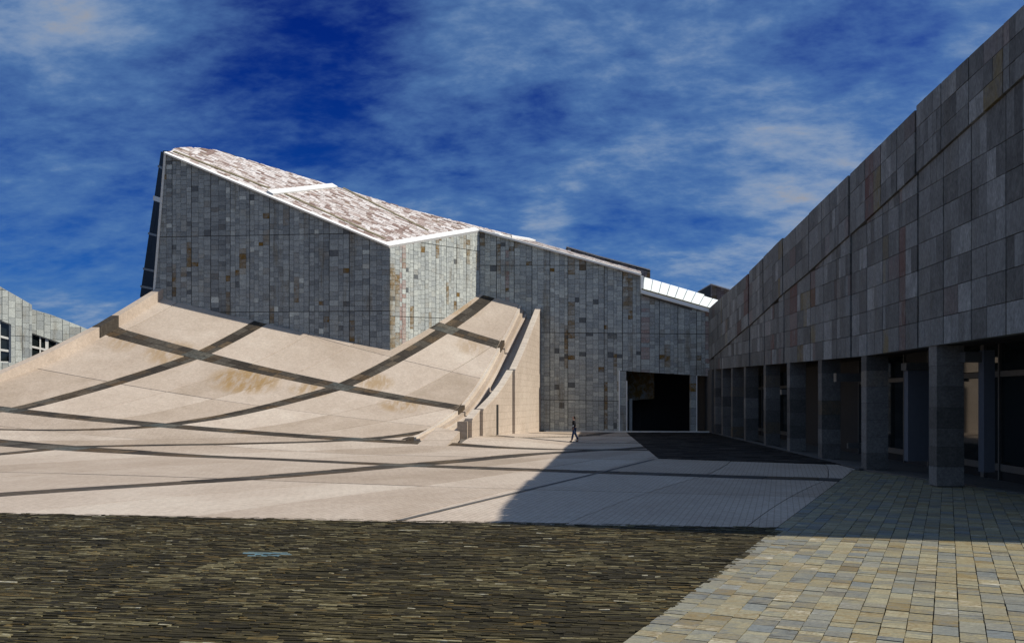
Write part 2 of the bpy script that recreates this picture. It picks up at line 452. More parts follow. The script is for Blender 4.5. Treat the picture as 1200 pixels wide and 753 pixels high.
BL = {0: [(-60, 25.7), (-13.1, 19.6), (-0.34, 17.9), (6.1, 17.42), (30, 15.9)],
      1: [(-60, 49), (-28, 42.3), (-24, 41.6), (-19.3, 40.8), (-12.9, 38.4), (-7.9, 35.7), (-4.25, 33.9), (1.9, 31.3), (8.2, 28.9), (11.9, 27.7), (30, 22)],
      2: [(-60, 49.5), (-30.7, 47.25), (0, 45.07), (30, 42.5)],
      3: [(-60, 63), (-30.9, 58.6), (-3.86, 53.4), (30, 47)],
      4: [(-60, 77), (-6.5, 65.1), (-0.9, 63.7), (30, 57)],
      5: [(-60, 90), (-6.5, 77), (30, 71)]}
AL = {0: [(0, -75), (1, -62), (2, -46), (3, -36), (4, -30), (5, -26)],
      1: [(0, -60), (1, -46), (1.4, -38.5), (2, -30.9), (3, -23.3), (3.5, -20.2), (4, -17), (5, -12)],
      2: [(0, -48), (1, -36.5), (1.39, -29.4), (1.57, -26.2), (1.82, -23), (2, -21.5), (2.2, -18.9), (2.5, -16.3), (3, -12.4), (4, -5.6), (4.5, -1.9), (5, 1.6)],
      3: [(0, -41), (0.7, -29), (1, -23.9), (1.3, -20.1), (1.69, -14.7), (2, -9.15), (2.15, -7.1), (2.33, -5.5), (3, 0.5), (4, 6.5), (5, 11)],
      4: [(0, -18.6), (0.18, -15.7), (0.33, -12.6), (0.5, -9.6), (0.73, -6.9), (1, -4.3), (1.7, 1.2), (2.1, 7.4), (3, 12), (4, 15), (5, 17.5)],
      5: [(0, -3.0), (0.95, 2.9), (1.6, 6.9), (2.1, 10.5), (3, 16), (4, 19), (5, 21)],
      6: [(0, 9.5), (1.4, 18), (2, 20), (3, 22), (4, 24), (5, 26)]}


def smoothed(pts):
    """denser, softened copy of a polyline"""
    xs = np.linspace(pts[0][0], pts[-1][0], 400); ys = pl(xs, pts); k = 9
    yp = np.concatenate([ys[0] - (ys[k:0:-1] - ys[0]), ys, ys[-1] + (ys[-1] - ys[-2:-k - 2:-1])])
    return list(zip(xs, np.convolve(yp, np.ones(2 * k + 1) / (2 * k + 1), 'valid')))


BS = {k: smoothed(v) for k, v in BL.items()}; AS = {k: smoothed(v) for k, v in AL.items()}


def grid_xy(a, b_):
    """stripe coordinates (a across the uphill lines, b across the level lines) to plan X, Y"""
    a = np.asarray(a, float); b_ = np.asarray(b_, float)
    xa = np.stack([pl(b_, AS[k]) for k in range(7)]); i = np.clip(np.floor(a).astype(int), 0, 5); f = a - i
    X = np.take_along_axis(xa, i[None], 0)[0] * (1 - f) + np.take_along_axis(xa, (i + 1)[None], 0)[0] * f
    yb = np.stack([pl(X, BS[k]) for k in range(6)]); j = np.clip(np.floor(b_).astype(int), 0, 4); g = b_ - j
    Y = np.take_along_axis(yb, j[None], 0)[0] * (1 - g) + np.take_along_axis(yb, (j + 1)[None], 0)[0] * g
    return X, Y


def TX(Y): return 1.3 + 0.568 * (Y - 9.16)         # left edge of the yellow tile paving
def limits(Y, zone):
    """plan limits of a zone of the surface at depth Y"""
    if zone == 'ramp': return XL(Y), XR(Y)
    if zone == 'right': return XW(Y) + 0.02, np.where(Y < 31.8, TX(Y), 14.3 + 0.0 * Y)
    lo = np.full_like(Y, -60.0); lo = np.where(Y > 44, np.maximum(lo, XL(Y)), lo)
    return lo, np.where(Y < 31.8, TX(Y), 14.3 + (Y - 31.8) * 0.085)


def behind(X, Y):
    """True where the surface would lie inside the buildings"""
    return Y > pl(X, [(-45, 65.5), (-28.6, 63.2), (-9.7, 61), (-2.95, 70), (20, 67.6)]) + 0.9


def surf_piece(coll, a0, a1, b0, b1, zone, attr, lift=0.0, nu=None, nv=None, thick=0.06, zf=None):
    """a slab cut out of the surface between stripe coordinates, clamped to its zone"""
    nu = nu or 4; nv = nv or 4
    A, Bm = np.meshgrid(np.linspace(a0, a1, nu + 1), np.linspace(b0, b1, nv + 1), indexing='ij')
    X, Y = grid_xy(A, Bm)
    lo, hi = limits(Y, zone); Xc = np.clip(X, lo, hi)
    Z = (zramp(Xc, Y) if zone == 'ramp' else zsurf(Xc, Y)) + lift
    idx = np.arange((nu + 1) * (nv + 1)).reshape(nu + 1, nv + 1)
    faces = []
    for i in range(nu):
        for j in range(nv):
            q = [(i, j), (i + 1, j), (i + 1, j + 1), (i, j + 1)]
            xs = [Xc[c] for c in q]; ys = [Y[c] for c in q]
            ar = abs(sum(xs[k - 1] * ys[k] - xs[k] * ys[k - 1] for k in range(4))) / 2
            if zone == 'ramp' and all(behind(x_, y_) for x_, y_ in zip(xs, ys)): continue
            if ar > 1e-3: faces.append(tuple(int(idx[c]) for c in q))
    if not faces: return
    P = np.stack([Xc.ravel(), Y.ravel(), Z.ravel()], 1)
    # skirt along the border edges of the kept faces
    cnt = {}
    for f in faces:
        for k in range(4):
            e = (f[k], f[(k + 1) % 4]); cnt[tuple(sorted(e))] = None if tuple(sorted(e)) in cnt else e
    V = [tuple(p) for p in P]; F = list(faces); low = {}
    def lowv(i):
        if i not in low: low[i] = len(V); V.append((P[i][0], P[i][1], P[i][2] - thick))
        return low[i]
    for e in cnt.values():
        if e is not None: F.append((e[1], e[0], lowv(e[0]), lowv(e[1])))
    used = sorted({i for f in F for i in f}); mp = {u: k for k, u in enumerate(used)}
    V = [V[u] for u in used]; F = [tuple(mp[i] for i in f) for f in F]
    area = sum(px_area([V[i] for i in f]) for f in F[:len(faces)])
    coll.add(V, F, attr, area=area)


def bed_mesh(xs, ys, zf, name, material, parent=None, test=None, drop=0.05, **props):
    X, Y = np.meshgrid(xs, ys, indexing='ij'); Z = zf(X, Y) - drop
    idx = np.arange(X.size).reshape(X.shape); F = []
    for i in range(len(xs) - 1):
        for j in range(len(ys) - 1):
            cx, cy = (xs[i] + xs[i + 1]) / 2, (ys[j] + ys[j + 1]) / 2
            if test is None or test(cx, cy): F.append((int(idx[i, j]), int(idx[i + 1, j]), int(idx[i + 1, j + 1]), int(idx[i, j + 1])))
    V = np.stack([X.ravel(), Y.ravel(), Z.ravel()], 1)
    used = sorted({i for f in F for i in f}); mp = {u: k for k, u in enumerate(used)}
    V = V[used]; F = [tuple(mp[i] for i in f) for f in F]
    return part(name, V, F, material, parent, **props) if parent else mesh_obj(name, V, F, material, **props)


# the ground far out to the horizon
mesh_obj('ground', [(-2500, -2500, -0.16), (2500, -2500, -0.16), (2500, 2500, -0.16), (-2500, 2500, -0.16)], [(0, 1, 2, 3)], 'bed', kind='structure')

plaza = empty('stone_plaza', (0, 30, 0), kind='structure'); plaza['label'] = 'flat pink beige stone plaza crossed by dark stone bands'
ramp = empty('stone_ramp', (-15, 50, 0), kind='structure'); ramp['label'] = 'curved pink beige stone ramp sweeping up to the grey tower'

# beds under the slabs
def above_E(x, y): return y > pl(x, BS[0]) + 0.05
bed_mesh(np.linspace(-60, 18, 60), np.linspace(17, 48, 50), lambda X, Y: zsurf(X, Y), 'paving_bed', 'bed', plaza,
         test=lambda x, y: above_E(x, y) and x < (TX(y) + 0.9 if y < 31.8 else 14.6 + (y - 31.8) * 0.085) and not (y > 44.5 and XR(y) - 0.3 < x < XW(y)) and not (y > 46 and x < XR(y)))
bed_mesh(np.linspace(-2.8, 19, 45), np.linspace(46, 73, 40), lambda X, Y: zright(X, Y), 'paving_bed', 'bed', plaza, test=lambda x, y: x > XW(y) - 0.45)
sN, tN = 60, 50
V, F = [], []
ysr = np.linspace(44.5, 72.5, tN)
for j, y in enumerate(ysr):
    for i in range(sN):
        x = XL(y) + (XR(y) - XL(y)) * i / (sN - 1); V.append((x, y, float(zramp(x, y)) - 0.05))
for j in range(tN - 1):
    for i in range(sN - 1):
        k = j * sN + i
        if not behind(V[k][0], V[k][1]): F.append((k, k + 1, k + 1 + sN, k + sN))
part('paving_bed', V, F, 'bed', ramp)

HB = 0.047    # half width of a band in stripe coordinates (level lines)
def ha(b_, k): # half width across an uphill band: 0.65 m in plan X
    return (0.75 if k == 4 else 0.5) / max(4.0, (float(pl(b_, AS[min(k + 1, 6)])) - float(pl(b_, AS[max(k - 1, 0)]))) / 2)

slabs_p = Pieces('slab', 'slabs', 'plaza', plaza); slabs_r = Pieces('slab', 'slabs', 'ramp', ramp)
bands_p = Pieces('band_stone', 'band_stones', 'band', plaza); bands_r = Pieces('band_stone', 'band_stones', 'band', ramp)
def tone(): return random.uniform(0.25, 0.72)
GA = 0.0032
def zones(b0):
    return ('flat',) if b0 < 2 else ('ramp', 'right')
def dark_a(k, b_):   # which uphill lines are dark bands
    return k in (1, 2, 3, 4)
for zb in range(0, 5):
    nb = 2
    for za in range(0, 6):
        na = 3 if zb < 2 else (3 if za > 0 else 2)
        for sb in range(nb):
            bl = 0.0 if zb == 0 else HB; bh = HB
            hb0 = zb + bl if sb == 0 else zb + sb / nb; hb1 = zb + 1 - bh if sb == nb - 1 else zb + (sb + 1) / nb
            bm = (hb0 + hb1) / 2
            al = ha(bm, za) if dark_a(za, bm) else 0.0; ah = ha(bm, za + 1) if dark_a(za + 1, bm) else 0.0
            for sa in range(na):
                a0 = za + al if sa == 0 else za + al + (1 - al - ah) * sa / na
                a1 = za + 1 - ah if sa == na - 1 else za + al + (1 - al - ah) * (sa + 1) / na
                GA = 0.0012 if zb < 2 else 0.0032
                for zn in zones(zb):
                    surf_piece(slabs_r if zn == 'ramp' else slabs_p, a0 + GA, a1 - GA, hb0 + 0.0022, hb1 - 0.0022, zn, (tone(), 0, 0), lift=random.uniform(-0.004, 0.006), nu=5, nv=6)
    # level band at b = zb + 1
    for za in range(0, 6):
        n = 14
        for k in range(n):
            a0, a1 = za + k / n, za + (k + 1) / n
            bc = zb + 1
            for r in range(2):
                b0, b1 = bc - HB + r * HB, bc - HB + (r + 1) * HB
                near = dark_a(round((a0 + a1) / 2), bc) and abs((a0 + a1) / 2 - round((a0 + a1) / 2)) < 0.04
                for zn in (('flat',) if bc <= 1 else ('ramp', 'right')):
                    if bc == 2: zn = 'flat' if zn == 'right' else None
                    if zn is None: continue
                    if zb + 1 >= 3 and zn == 'right': continue
                    surf_piece(bands_r if zn == 'ramp' else bands_p, a0 + 0.001, a1 - 0.001, b0 + 0.0012, b1 - 0.0012, zn,
                               (random.uniform(0.2, 0.75), random.choice((0, 0, 0, 0.2, 0.4)), (random.uniform(0.1, 0.35) if near else 0.0)), lift=random.uniform(-0.003, 0.008), nu=2, nv=1)
    # uphill bands
    for ka in (1, 2, 3, 4):
        n = 11
        for k in range(n):
            lo_ = zb + (0.0 if zb == 0 else HB); hi_ = zb + 1 - HB
            b0 = lo_ + (hi_ - lo_) * k / n; b1 = lo_ + (hi_ - lo_) * (k + 1) / n
            h_ = ha((b0 + b1) / 2, ka)
            for r in range(2):
                for zn in zones(zb):
                    if zn == 'right' and ka != 4: continue
                    if ka == 4 and zb > 2: continue
                    surf_piece(bands_r if zn == 'ramp' else bands_p, ka - h_ + r * h_ + 0.0012, ka - h_ + (r + 1) * h_ - 0.0012, b0 + 0.001, b1 - 0.001, zn,
                               (random.uniform(0.2, 0.75), random.choice((0, 0, 0, 0.2, 0.4)), 0.0), lift=random.uniform(-0.003, 0.008), nu=1, nv=2)
for c_ in (slabs_p, slabs_r, bands_p, bands_r): c_.done()
# a thin darker joint strip running across the plaza to the corner of the black field
jp = [(-2.7, 18.4), (2.9, 29.3), (6.9, 37.3)]
V, F = [], []
for (x, y) in jp: V += [(x - 0.09, y, 0.016), (x + 0.09, y, 0.016)]
part('joint_strip', V, [(0, 1, 3, 2), (2, 3, 5, 4)], 'terrace', plaza)

# ------------------------------------------------------------------ dark slate field in front
slate = empty('slate_paving', (-6, 14, 0), kind='structure'); slate['label'] = 'rough dark brown slate paving laid on edge in the foreground'
SB = [(-26, 6.2), (-0.45, 6.2), (6.3, 17.5), (-0.34, 17.86), (-13.1, 19.55), (-26, 21.2)]
V = [(x, y, -0.075) for x, y in SB]; part('slate_bed', V, [tuple(range(6))], 'blackbed', slate)
pc = Pieces('slate', 'slates', 'slate', slate)
e1 = np.array((1, -0.115)); e1 = e1 / np.linalg.norm(e1); e2 = np.array((-e1[1], e1[0]))
SBc = ccw([(float(np.dot((x, y), e1)), float(np.dot((x, y), e2))) for x, y in SB])
def inside(p, poly):
    return all((poly[(i + 1) % len(poly)][0] - poly[i][0]) * (p[1] - poly[i][1]) - (poly[(i + 1) % len(poly)][1] - poly[i][1]) * (p[0] - poly[i][0]) >= 0 for i in range(len(poly)))
v = min(q[1] for q in SBc)
vmax = max(q[1] for q in SBc); umin = min(q[0] for q in SBc); umax = max(q[0] for q in SBc)
while v < vmax:
    hrow = random.uniform(0.03, 0.065)
    # span of the row inside the field
    vm = v + hrow / 2; xs_ = []
    for i in range(len(SBc)):
        (ua, va), (ub, vb) = SBc[i], SBc[(i + 1) % len(SBc)]
        if (va - vm) * (vb - vm) < 0: xs_.append(ua + (vm - va) / (vb - va) * (ub - ua))
    if len(xs_) >= 2:
        u, ue = min(xs_) + random.uniform(0, 0.1), max(xs_)
        while u < ue - 0.06:
            ln = min(random.choice((0.10, 0.16, 0.24, 0.34, 0.46)) * random.uniform(0.8, 1.25), ue - u)
            P0 = e1 * u + e2 * v
            # skip what the camera could never see, at the left
            if P0[0] > -0.75 * P0[1] - 4:
                top = random.uniform(-0.009, 0.008); dz = random.uniform(-0.005, 0.005); dz2 = random.uniform(-0.004, 0.004); g = 0.003
                cs = [P0 + e1 * g, P0 + e1 * (ln - g), P0 + e1 * (ln - g) + e2 * (hrow - g * 1.4), P0 + e1 * g + e2 * (hrow - g * 1.4)]
                tz = [top + dz, top - dz, top - dz + dz2, top + dz + dz2]
                Vt = [(c[0], c[1], z) for c, z in zip(cs, tz)] + [(c[0], c[1], -0.09) for c in cs]
                r = random.random()
                cx, cy = P0 + e1 * ln / 2
                tn = random.uniform(0.02, 0.62) if r < 0.78 else random.uniform(0.5, 0.86) if r < 0.988 else random.uniform(0.9, 1.0)
                ru = random.uniform(0.3, 0.9) if random.random() < 0.09 else 0.0
                bl = 0.0
                dl = abs((cx + 4.75) - (cy - 14.4) * 0.43)
                if dl < 0.10 and random.random() < 0.8: tn = random.uniform(0.70, 0.84); ru = 0
                if abs(cx + 4.62) < 0.42 and abs(cy - 14.4) < 0.20 and random.random() < 0.75: bl = random.uniform(0.5, 1.0); tn = 0.8; ru = 0
                pt = 0.5 + 0.18 * math.sin(cx * 1.3 + 2.1 * math.sin(cy * 1.1)) + 0.17 * math.sin(cy * 2.3 - cx * 0.6 + 1.7 * math.sin(cx * 0.7))
                if bl == 0 and tn < 0.75: tn = max(0, min(0.8, tn * (0.45 + pt)))
                pc.add(Vt, [(0, 1, 2, 3), (0, 4, 5, 1), (1, 5, 6, 2), (2, 6, 7, 3), (3, 7, 4, 0)], (tn, ru, bl))
            u += ln
    v += hrow
pc.done()

# black slate field by the far entrance
bf = empty('black_slate_paving', (12, 50, 0), kind='structure'); bf['label'] = 'black slate paving before the dark entrance'
BFp = [(7.2, 37.75), (14.75, 34.1), (19, 67), (18.6, 68.2), (10.05, 67.4)]
part('slate_bed', [(x, y, 0.018) for x, y in BFp], [(0, 1, 2, 3, 4)], 'blackbed', bf)
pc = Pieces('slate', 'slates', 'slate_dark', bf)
fcf = Face((0, 0, 0), (1, 0, 0), (0, 1, 0), (0, 0, 1))
BFc = ccw(BFp)
y = 33.5
while y < 68:
    hr = random.uniform(0.22, 0.42); x = 6.5 + random.uniform(0, 0.5)
    while x < 19.2:
        ln = random.uniform(0.5, 1.4); q = clip([(x, y), (x + ln - 0.015, y), (x + ln - 0.015, y + hr - 0.015), (x, y + hr - 0.015)], BFc)
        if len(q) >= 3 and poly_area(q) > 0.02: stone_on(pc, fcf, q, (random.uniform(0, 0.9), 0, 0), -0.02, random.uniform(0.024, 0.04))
        x += ln
    y += hr
pc.done()

# ------------------------------------------------------------------ yellow grey tile paving
tp = empty('tile_paving', (8, 16, 0), kind='structure'); tp['label'] = 'yellow and grey quartzite tile paving in the right foreground'
TPp = [(TX(5.5) + 0.02, 5.5), (TX(31.7) + 0.02, 31.7), (15.6, 27.0), (17.4, 21.0), (17.4, 5.5)]
part('tile_bed', [(x, y, -0.035) for x, y in TPp], [(0, 4, 3, 2, 1)], 'blackbed', tp)
pc = Pieces('paving_tile', 'paving_tiles', 'tile', tp)
lc = np.array((0.568, 1.0)); lc /= np.linalg.norm(lc); rc = np.array((1, -0.40)); rc /= np.linalg.norm(rc)
O2 = np.array((TX(5.5) + 0.02, 5.5)); det = lc[0] * rc[1] - lc[1] * rc[0]
TPc = ccw(TPp)
wd = 0.335 * (1 - 0.0) / abs(rc[0] - rc[1] * 0.568) ; k = -2
class FlatFace(Face): pass
while k < 62:
    sL = -6 + random.uniform(0, 0.4)
    while sL < 34:
        ln = random.choice((0.15, 0.2, 0.25, 0.3, 0.36, 0.43)) * random.uniform(0.92, 1.08)
        g = 0.006; wj = random.uniform(-0.004, 0.004)
        def cp_(a, b_): p = O2 + rc * a + lc * b_; return (float(p[0]), float(p[1]))
        rect = [cp_(k * wd + g + wj, sL + g), cp_((k + 1) * wd - g + wj, sL + g), cp_((k + 1) * wd - g + wj, sL + ln - g), cp_(k * wd + g + wj, sL + ln - g)]
        q = clip(ccw(rect), TPc)
        if len(q) >= 3 and poly_area(q) > 0.008:
            n1 = random.uniform(-0.004, 0.007)
            r = random.random()
            stone_on(pc, fcf, q, (random.uniform(0.2, 0.85), random.uniform(0.35, 0.9) if r < 0.10 else random.choice((0, 0.2, 0.4)), random.uniform(0.25, 0.7) if r > 0.78 else 0.0), -0.04, n1)
        sL += ln
    k += 1
pc.done()

# ------------------------------------------------------------------ the tower and the long wall behind the plaza: one grey stone building
lib = empty('grey_stone_building', (-8, 64, 0), 'huge grey stone building with a sloping stone roof and a dark entrance, behind the ramp', 'building')
E1 = at(457, 289, 61.0); LF = at(194, 180, 63.0); LP = at(562, 270.5, 70.0); BR = at(836, 363, 67.6)
UZ = Vector((0, 0, 1))
def hface(P, Q):
    """vertical face through P and Q (P left, Q right as the camera sees them), normal towards the camera side"""
    U = Vector((Q.x - P.x, Q.y - P.y, 0)).normalized(); N = U.cross(UZ); return Face((P.x, P.y, 0), U, UZ, N)
FA = hface(LF, E1); FB = hface(E1, LP); FC = hface(LP, BR)
pcs = Pieces('cladding_stone', 'cladding_stones', 'clad', lib)
def above_ramp(fc):
    def f(q):
        P = [fc.p(u, v) for u, v in q]; return max(p.z - float(zsurf(p.x, p.y)) for p in P) > -0.4
    return f
polyA = [FA.pix(194, 180), FA.pix(320, 229), FA.pix(457, 289), (FA.uv(E1)[0], 2.0), (FA.pix(178.5, 362)[0], 2.0), FA.pix(180, 352)]
polyB = [FB.pix(457.3, 289), FB.pix(562, 270.5), (FB.uv(LP)[0], 5.0), (FB.uv(E1)[0] + 0.02, 2.0)]
uA = FC.pix(726, 400)[0]; uS = FC.pix(751, 400)[0]; uE = FC.pix(850, 400)[0]
polyC1 = [FC.pix(562.5, 271), FC.pix(726, 316), (uA, 0.0), (FC.uv(LP)[0] + 0.02, 0.0)]
polyC2 = [FC.pix(726, 316), FC.pix(751, 323), FC.pix(751, 435.6), FC.pix(726, 434)]
polyC3 = [FC.pix(751, 342), FC.pix(850, 368.5), FC.pix(850, 441.8), FC.pix(751, 435.6)]
clad(pcs, FA, [polyA], 1.66, 6.2, u0=FA.pix(457, 300)[0] - 16.6, v0=FA.pix(457, 363)[1], rust_p=0.09, keep=above_ramp(FA), tone=(0.15, 0.62), tilt=-0.005)  # same stone on every face; shaded front painted in darker tones
clad(pcs, FB, [polyB], 1.34, 6.2, u0=0.0, v0=FB.pix(457, 363)[1] - 0.5, rust_p=0.15, pink_p=0.06, keep=above_ramp(FB), tone=(0.75, 1.0), pinkcols=((1.0, 1.75),), tilt=0.06)  # sunlit face given paler stones, its brightness put into their colour
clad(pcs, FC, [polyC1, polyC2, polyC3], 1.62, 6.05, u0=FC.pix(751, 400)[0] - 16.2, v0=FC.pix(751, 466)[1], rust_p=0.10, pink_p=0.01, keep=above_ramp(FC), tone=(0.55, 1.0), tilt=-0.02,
     pinkcols=((uS - 0.1, uS + 0.75),))  # paler tones here paint the bounced light on the long wall
pcs.done()
def core(fc, poly, depth, name='wall_core', material='mortar', off=0.05):
    v, f = prism([fc.p(u, v_, -off) for u, v_ in poly], -fc.N * depth); return part(name, v, f, material, lib)
core(FA, polyA, 3.0); core(FB, [(u, v_) for u, v_ in polyB], 0.5); core(FC, polyC1, 0.6); core(FC, polyC2, 0.6); core(FC, polyC3, 0.6)

def lerp(a, b_, k): return Vector(a) * (1 - k) + Vector(b_) * k
# roof planes
def plane3(a, b_, c): return Vector(a), (Vector(b_) - Vector(a)).cross(Vector(c) - Vector(a)).normalized()
RP, RN = plane3(LF, E1, LP)
if RN.z < 0: RN = -RN
def rp(px, py): return on_plane(px, py, RP, RN)
ridge = [rp(600, 275.5), rp(480, 245.5), rp(390, 219), rp(300, 190), rp(262, 177), rp(240, 173.2), rp(222, 172.6), rp(205, 174)]
roof_out = [LF, E1, LP] + ridge
def roof_face(P0, N, U):
    U = (U - N * U.dot(N)).normalized(); V_ = N.cross(U); return Face(P0, U, V_, N)
FR = roof_face(E1, RN, (E1 - LF))
v, f = prism([p - RN * 0.06 + Vector((0, .55 if k < 3 else 0, 0)) for k, p in enumerate(roof_out)], (0, 0, -0.7)); part('roof_deck', v, f, 'mortar', lib)
pcr = Pieces('roof_stone', 'roof_stones', 'rooft', lib, limit=0)
hull = [FR.uv(p) for p in [LF, E1, LP, ridge[1], ridge[4], ridge[6], ridge[7]]]; hull2 = [FR.uv(p) for p in [LP, ridge[0], ridge[1]]]
def roof_tiles(fc, polys, rowh, lmin, lmax):
    polys = [ccw(list(p)) for p in polys]
    us = [q[0] for p in polys for q in p]; vs = [q[1] for p in polys for q in p]
    y = min(vs)
    while y < max(vs):
        x = min(us) - random.uniform(0, lmax)
        while x < max(us):
            ln = random.uniform(lmin, lmax); rect = [(x + .02, y + .02), (x + ln - .02, y + .02), (x + ln - .02, y + rowh - .02), (x + .02, y + rowh - .02)]
            tn = random.choice((0.1, 0.35, 0.5, 0.6, 0.7, 0.8, 0.9)); n1 = random.uniform(0.03, 0.065)
            for cl in polys:
                q = clip(rect, cl)
                if len(q) >= 3 and poly_area(q) > 0.02: stone_on(pcr, fc, q, (tn, 0.5 if random.random() < 0.03 else 0, 0), -0.08, n1)
            x += ln
        y += rowh
roof_tiles(FR, [hull, hull2], 0.3, 0.25, 0.85)
# roof of the long wall
BT = at(751, 322.5, 68.2); RB = at(751, 318.5, 73.3)
RP2, RN2 = plane3(LP, BT, RB)
if RN2.z < 0: RN2 = -RN2
FR2 = roof_face(LP, RN2, BT - LP)
rb2 = on_plane(600, 275.5, RP2, RN2)
out2 = [LP, BT, RB, rb2]
v, f = prism([p - RN2 * 0.06 + Vector((0, .55 if k < 2 else 0, 0)) for k, p in enumerate(out2)], (0, 0, -0.5)); part('roof_deck', v, f, 'mortar', lib)
roof_tiles(FR2, [[FR2.uv(p) for p in out2]], 0.3, 0.25, 0.85)
pcr.done()
def strip(p, q, n, wid, hgt, material, name, up=0.1):
    p, q, n = Vector(p), Vector(q), Vector(n).normalized(); d = (q - p).normalized(); s = d.cross(n).normalized()
    v, f = bar(p + n * up, q + n * up, s * wid / 2, n * hgt / 2); return part(name, v, f, material, lib)
inn = (rp(330, 215) - rp(320, 228)).normalized()
strip(LF + Vector((0, -0.1, 0)), E1 + Vector((0, -0.1, 0)), RN, 0.32, 0.13, 'white', 'eave_coping', 0.05)
g0, g1 = rp(200, 179), rp(452, 285)
side = (g1 - g0).normalized().cross(RN); side = side if side.y > 0 else -side
strip(g0 + side * 0.35, rp(313, 222.5) + side * 0.35, RN, 0.26, 0.06, 'olive', 'gutter', 0.06); strip(rp(325, 226) + side * 0.35, rp(449, 282) + side * 0.35, RN, 0.26, 0.06, 'olive', 'gutter', 0.06)
strip(rp(316, 227.5), rp(392, 219), RN, 0.7, 0.16, 'white', 'roof_strip', 0.12)
strip(E1 + side * 0.1 + Vector((-0.3, 0, 0)), LP + Vector((-0.3, 0, 0)), RN, 0.62, 0.24, 'white', 'roof_strip', 0.1)
strip(rp(402, 221), rp(502, 271), RN, 0.26, 0.06, 'olive', 'gutter', 0.06)
strip(LP, BT, RN2, 0.5, 0.16, 'white', 'eave_coping', 0.06)
strip(lerp(LP, BT, 0.10), lerp(rb2, RB, 0.16), RN2, 0.8, 0.16, 'white', 'roof_strip', 0.12)
d2 = (BT - LP).normalized(); s2 = d2.cross(RN2); s2 = s2 if s2.y > 0 else -s2
strip(LP + s2 * 0.9 + d2 * 2, BT + s2 * 0.9, RN2, 0.22, 0.08, 'olive', 'gutter', 0.08)
# slanted dark glass end facade on the left
gq = [on_plane(194, 179, FA.O, FA.N), on_plane(180, 352, FA.O, FA.N), at(165, 349, 66.5), at(190, 176.5, 66.0)]
ks = [0.0, 0.105, 0.32, 0.56, 0.80, 0.92, 1.0]
for a_, b_ in zip(ks[:-1], ks[1:]):
    a2, b2 = a_ + 0.006, b_ - 0.006
    q = [lerp(gq[0], gq[1], a2), lerp(gq[0], gq[1], b2), lerp(gq[3], gq[2], b2), lerp(gq[3], gq[2], a2)]
    q = [p + Vector((-.03, -.01, 0)) for p in q]; v, f = prism(q, (-0.05, -0.02, 0)); part('glass_pane', v, f, 'glass_dark', lib)
for k_ in ks[1:-1]:
    a, b2 = lerp(gq[0], gq[1], k_), lerp(gq[3], gq[2], k_); v, f = bar(a + Vector((-.08, 0, 0)), b2 + Vector((-.08, 0, 0)), (0.1, 0.02, 0), (0, 0, 0.09 if k_ != 0.32 else 0.2)); part('mullion', v, f, 'paleframe' if k_ == 0.32 else 'frame', lib)
v, f = bar(gq[0], gq[1], (0.09, 0, 0), (0, 0.09, 0)); part('corner_trim', v, f, 'paleframe', lib)
# back walls close the volume
def under(pts, name):
    V = []
    for p in pts: V += [(p.x, p.y, p.z - 0.5), (p.x, p.y, 0)]
    part(name, V, [(2 * k, 2 * k + 1, 2 * k + 3, 2 * k + 2) for k in range(len(pts) - 1)], 'mortar', lib)
under([gq[3]] + ridge[::-1] + [rb2, RB, Vector((RB.x + 9, 80, 9))], 'back_wall')
v, f = prism([p + Vector((.06, 0, 0)) for p in (gq[0], gq[3], gq[2], gq[1])], (0.5, 0.1, 0)); part('wall_core', v, f, 'glass_dark', lib)

# skylight of pale sheets
sk = [at(753.5, 338, 68.0), at(837, 364, 67.6), at(846, 351, 72.5), at(755, 324.5, 72.5)]
sn = (sk[1] - sk[0]).cross(sk[3] - sk[0]).normalized(); sn = sn if sn.z > 0 else -sn
nsk = 9
for i in range(nsk):
    k0, k1 = i / nsk + 0.004, (i + 1) / nsk - 0.004
    top = 0.0 if i < 7 else 0.12
    q = [lerp(sk[0], sk[1], k0), lerp(sk[0], sk[1], k1), lerp(lerp(sk[3], sk[2], k1), lerp(sk[0], sk[1], k1), top), lerp(lerp(sk[3], sk[2], k0), lerp(sk[0], sk[1], k0), top)]
    v, f = prism(q, -sn * 0.15); part('roof_panel', v, f, 'skyl', lib)
v, f = prism([p - sn * 0.2 for p in sk], (0, 0, -0.4)); part('roof_deck', v, f, 'frame', lib)
strip(at(751, 341.5, 67.9), at(838, 366, 67.5), (0, 0, 1), 0.35, 0.3, 'white', 'eave_coping', 0.0)
strip(at(752, 339.6, 67.95), at(838, 364.2, 67.55), (0, 0, 1), 0.3, 0.14, 'olive', 'gutter', 0.06)
v, f = prism([at(751, 322, 68.1), at(754.5, 323.5, 68.1), at(754.5, 341, 68.1), at(751, 341, 68.1)], (0, 4.5, 0)); part('parapet_end', v, f, 'white', lib)
v, f = prism([at(750, 341, 69), at(850, 367, 69), at(850, 395, 69), at(750, 395, 69)], (0, 4, 0)); part('wall_core', v, f, 'mortar', lib)

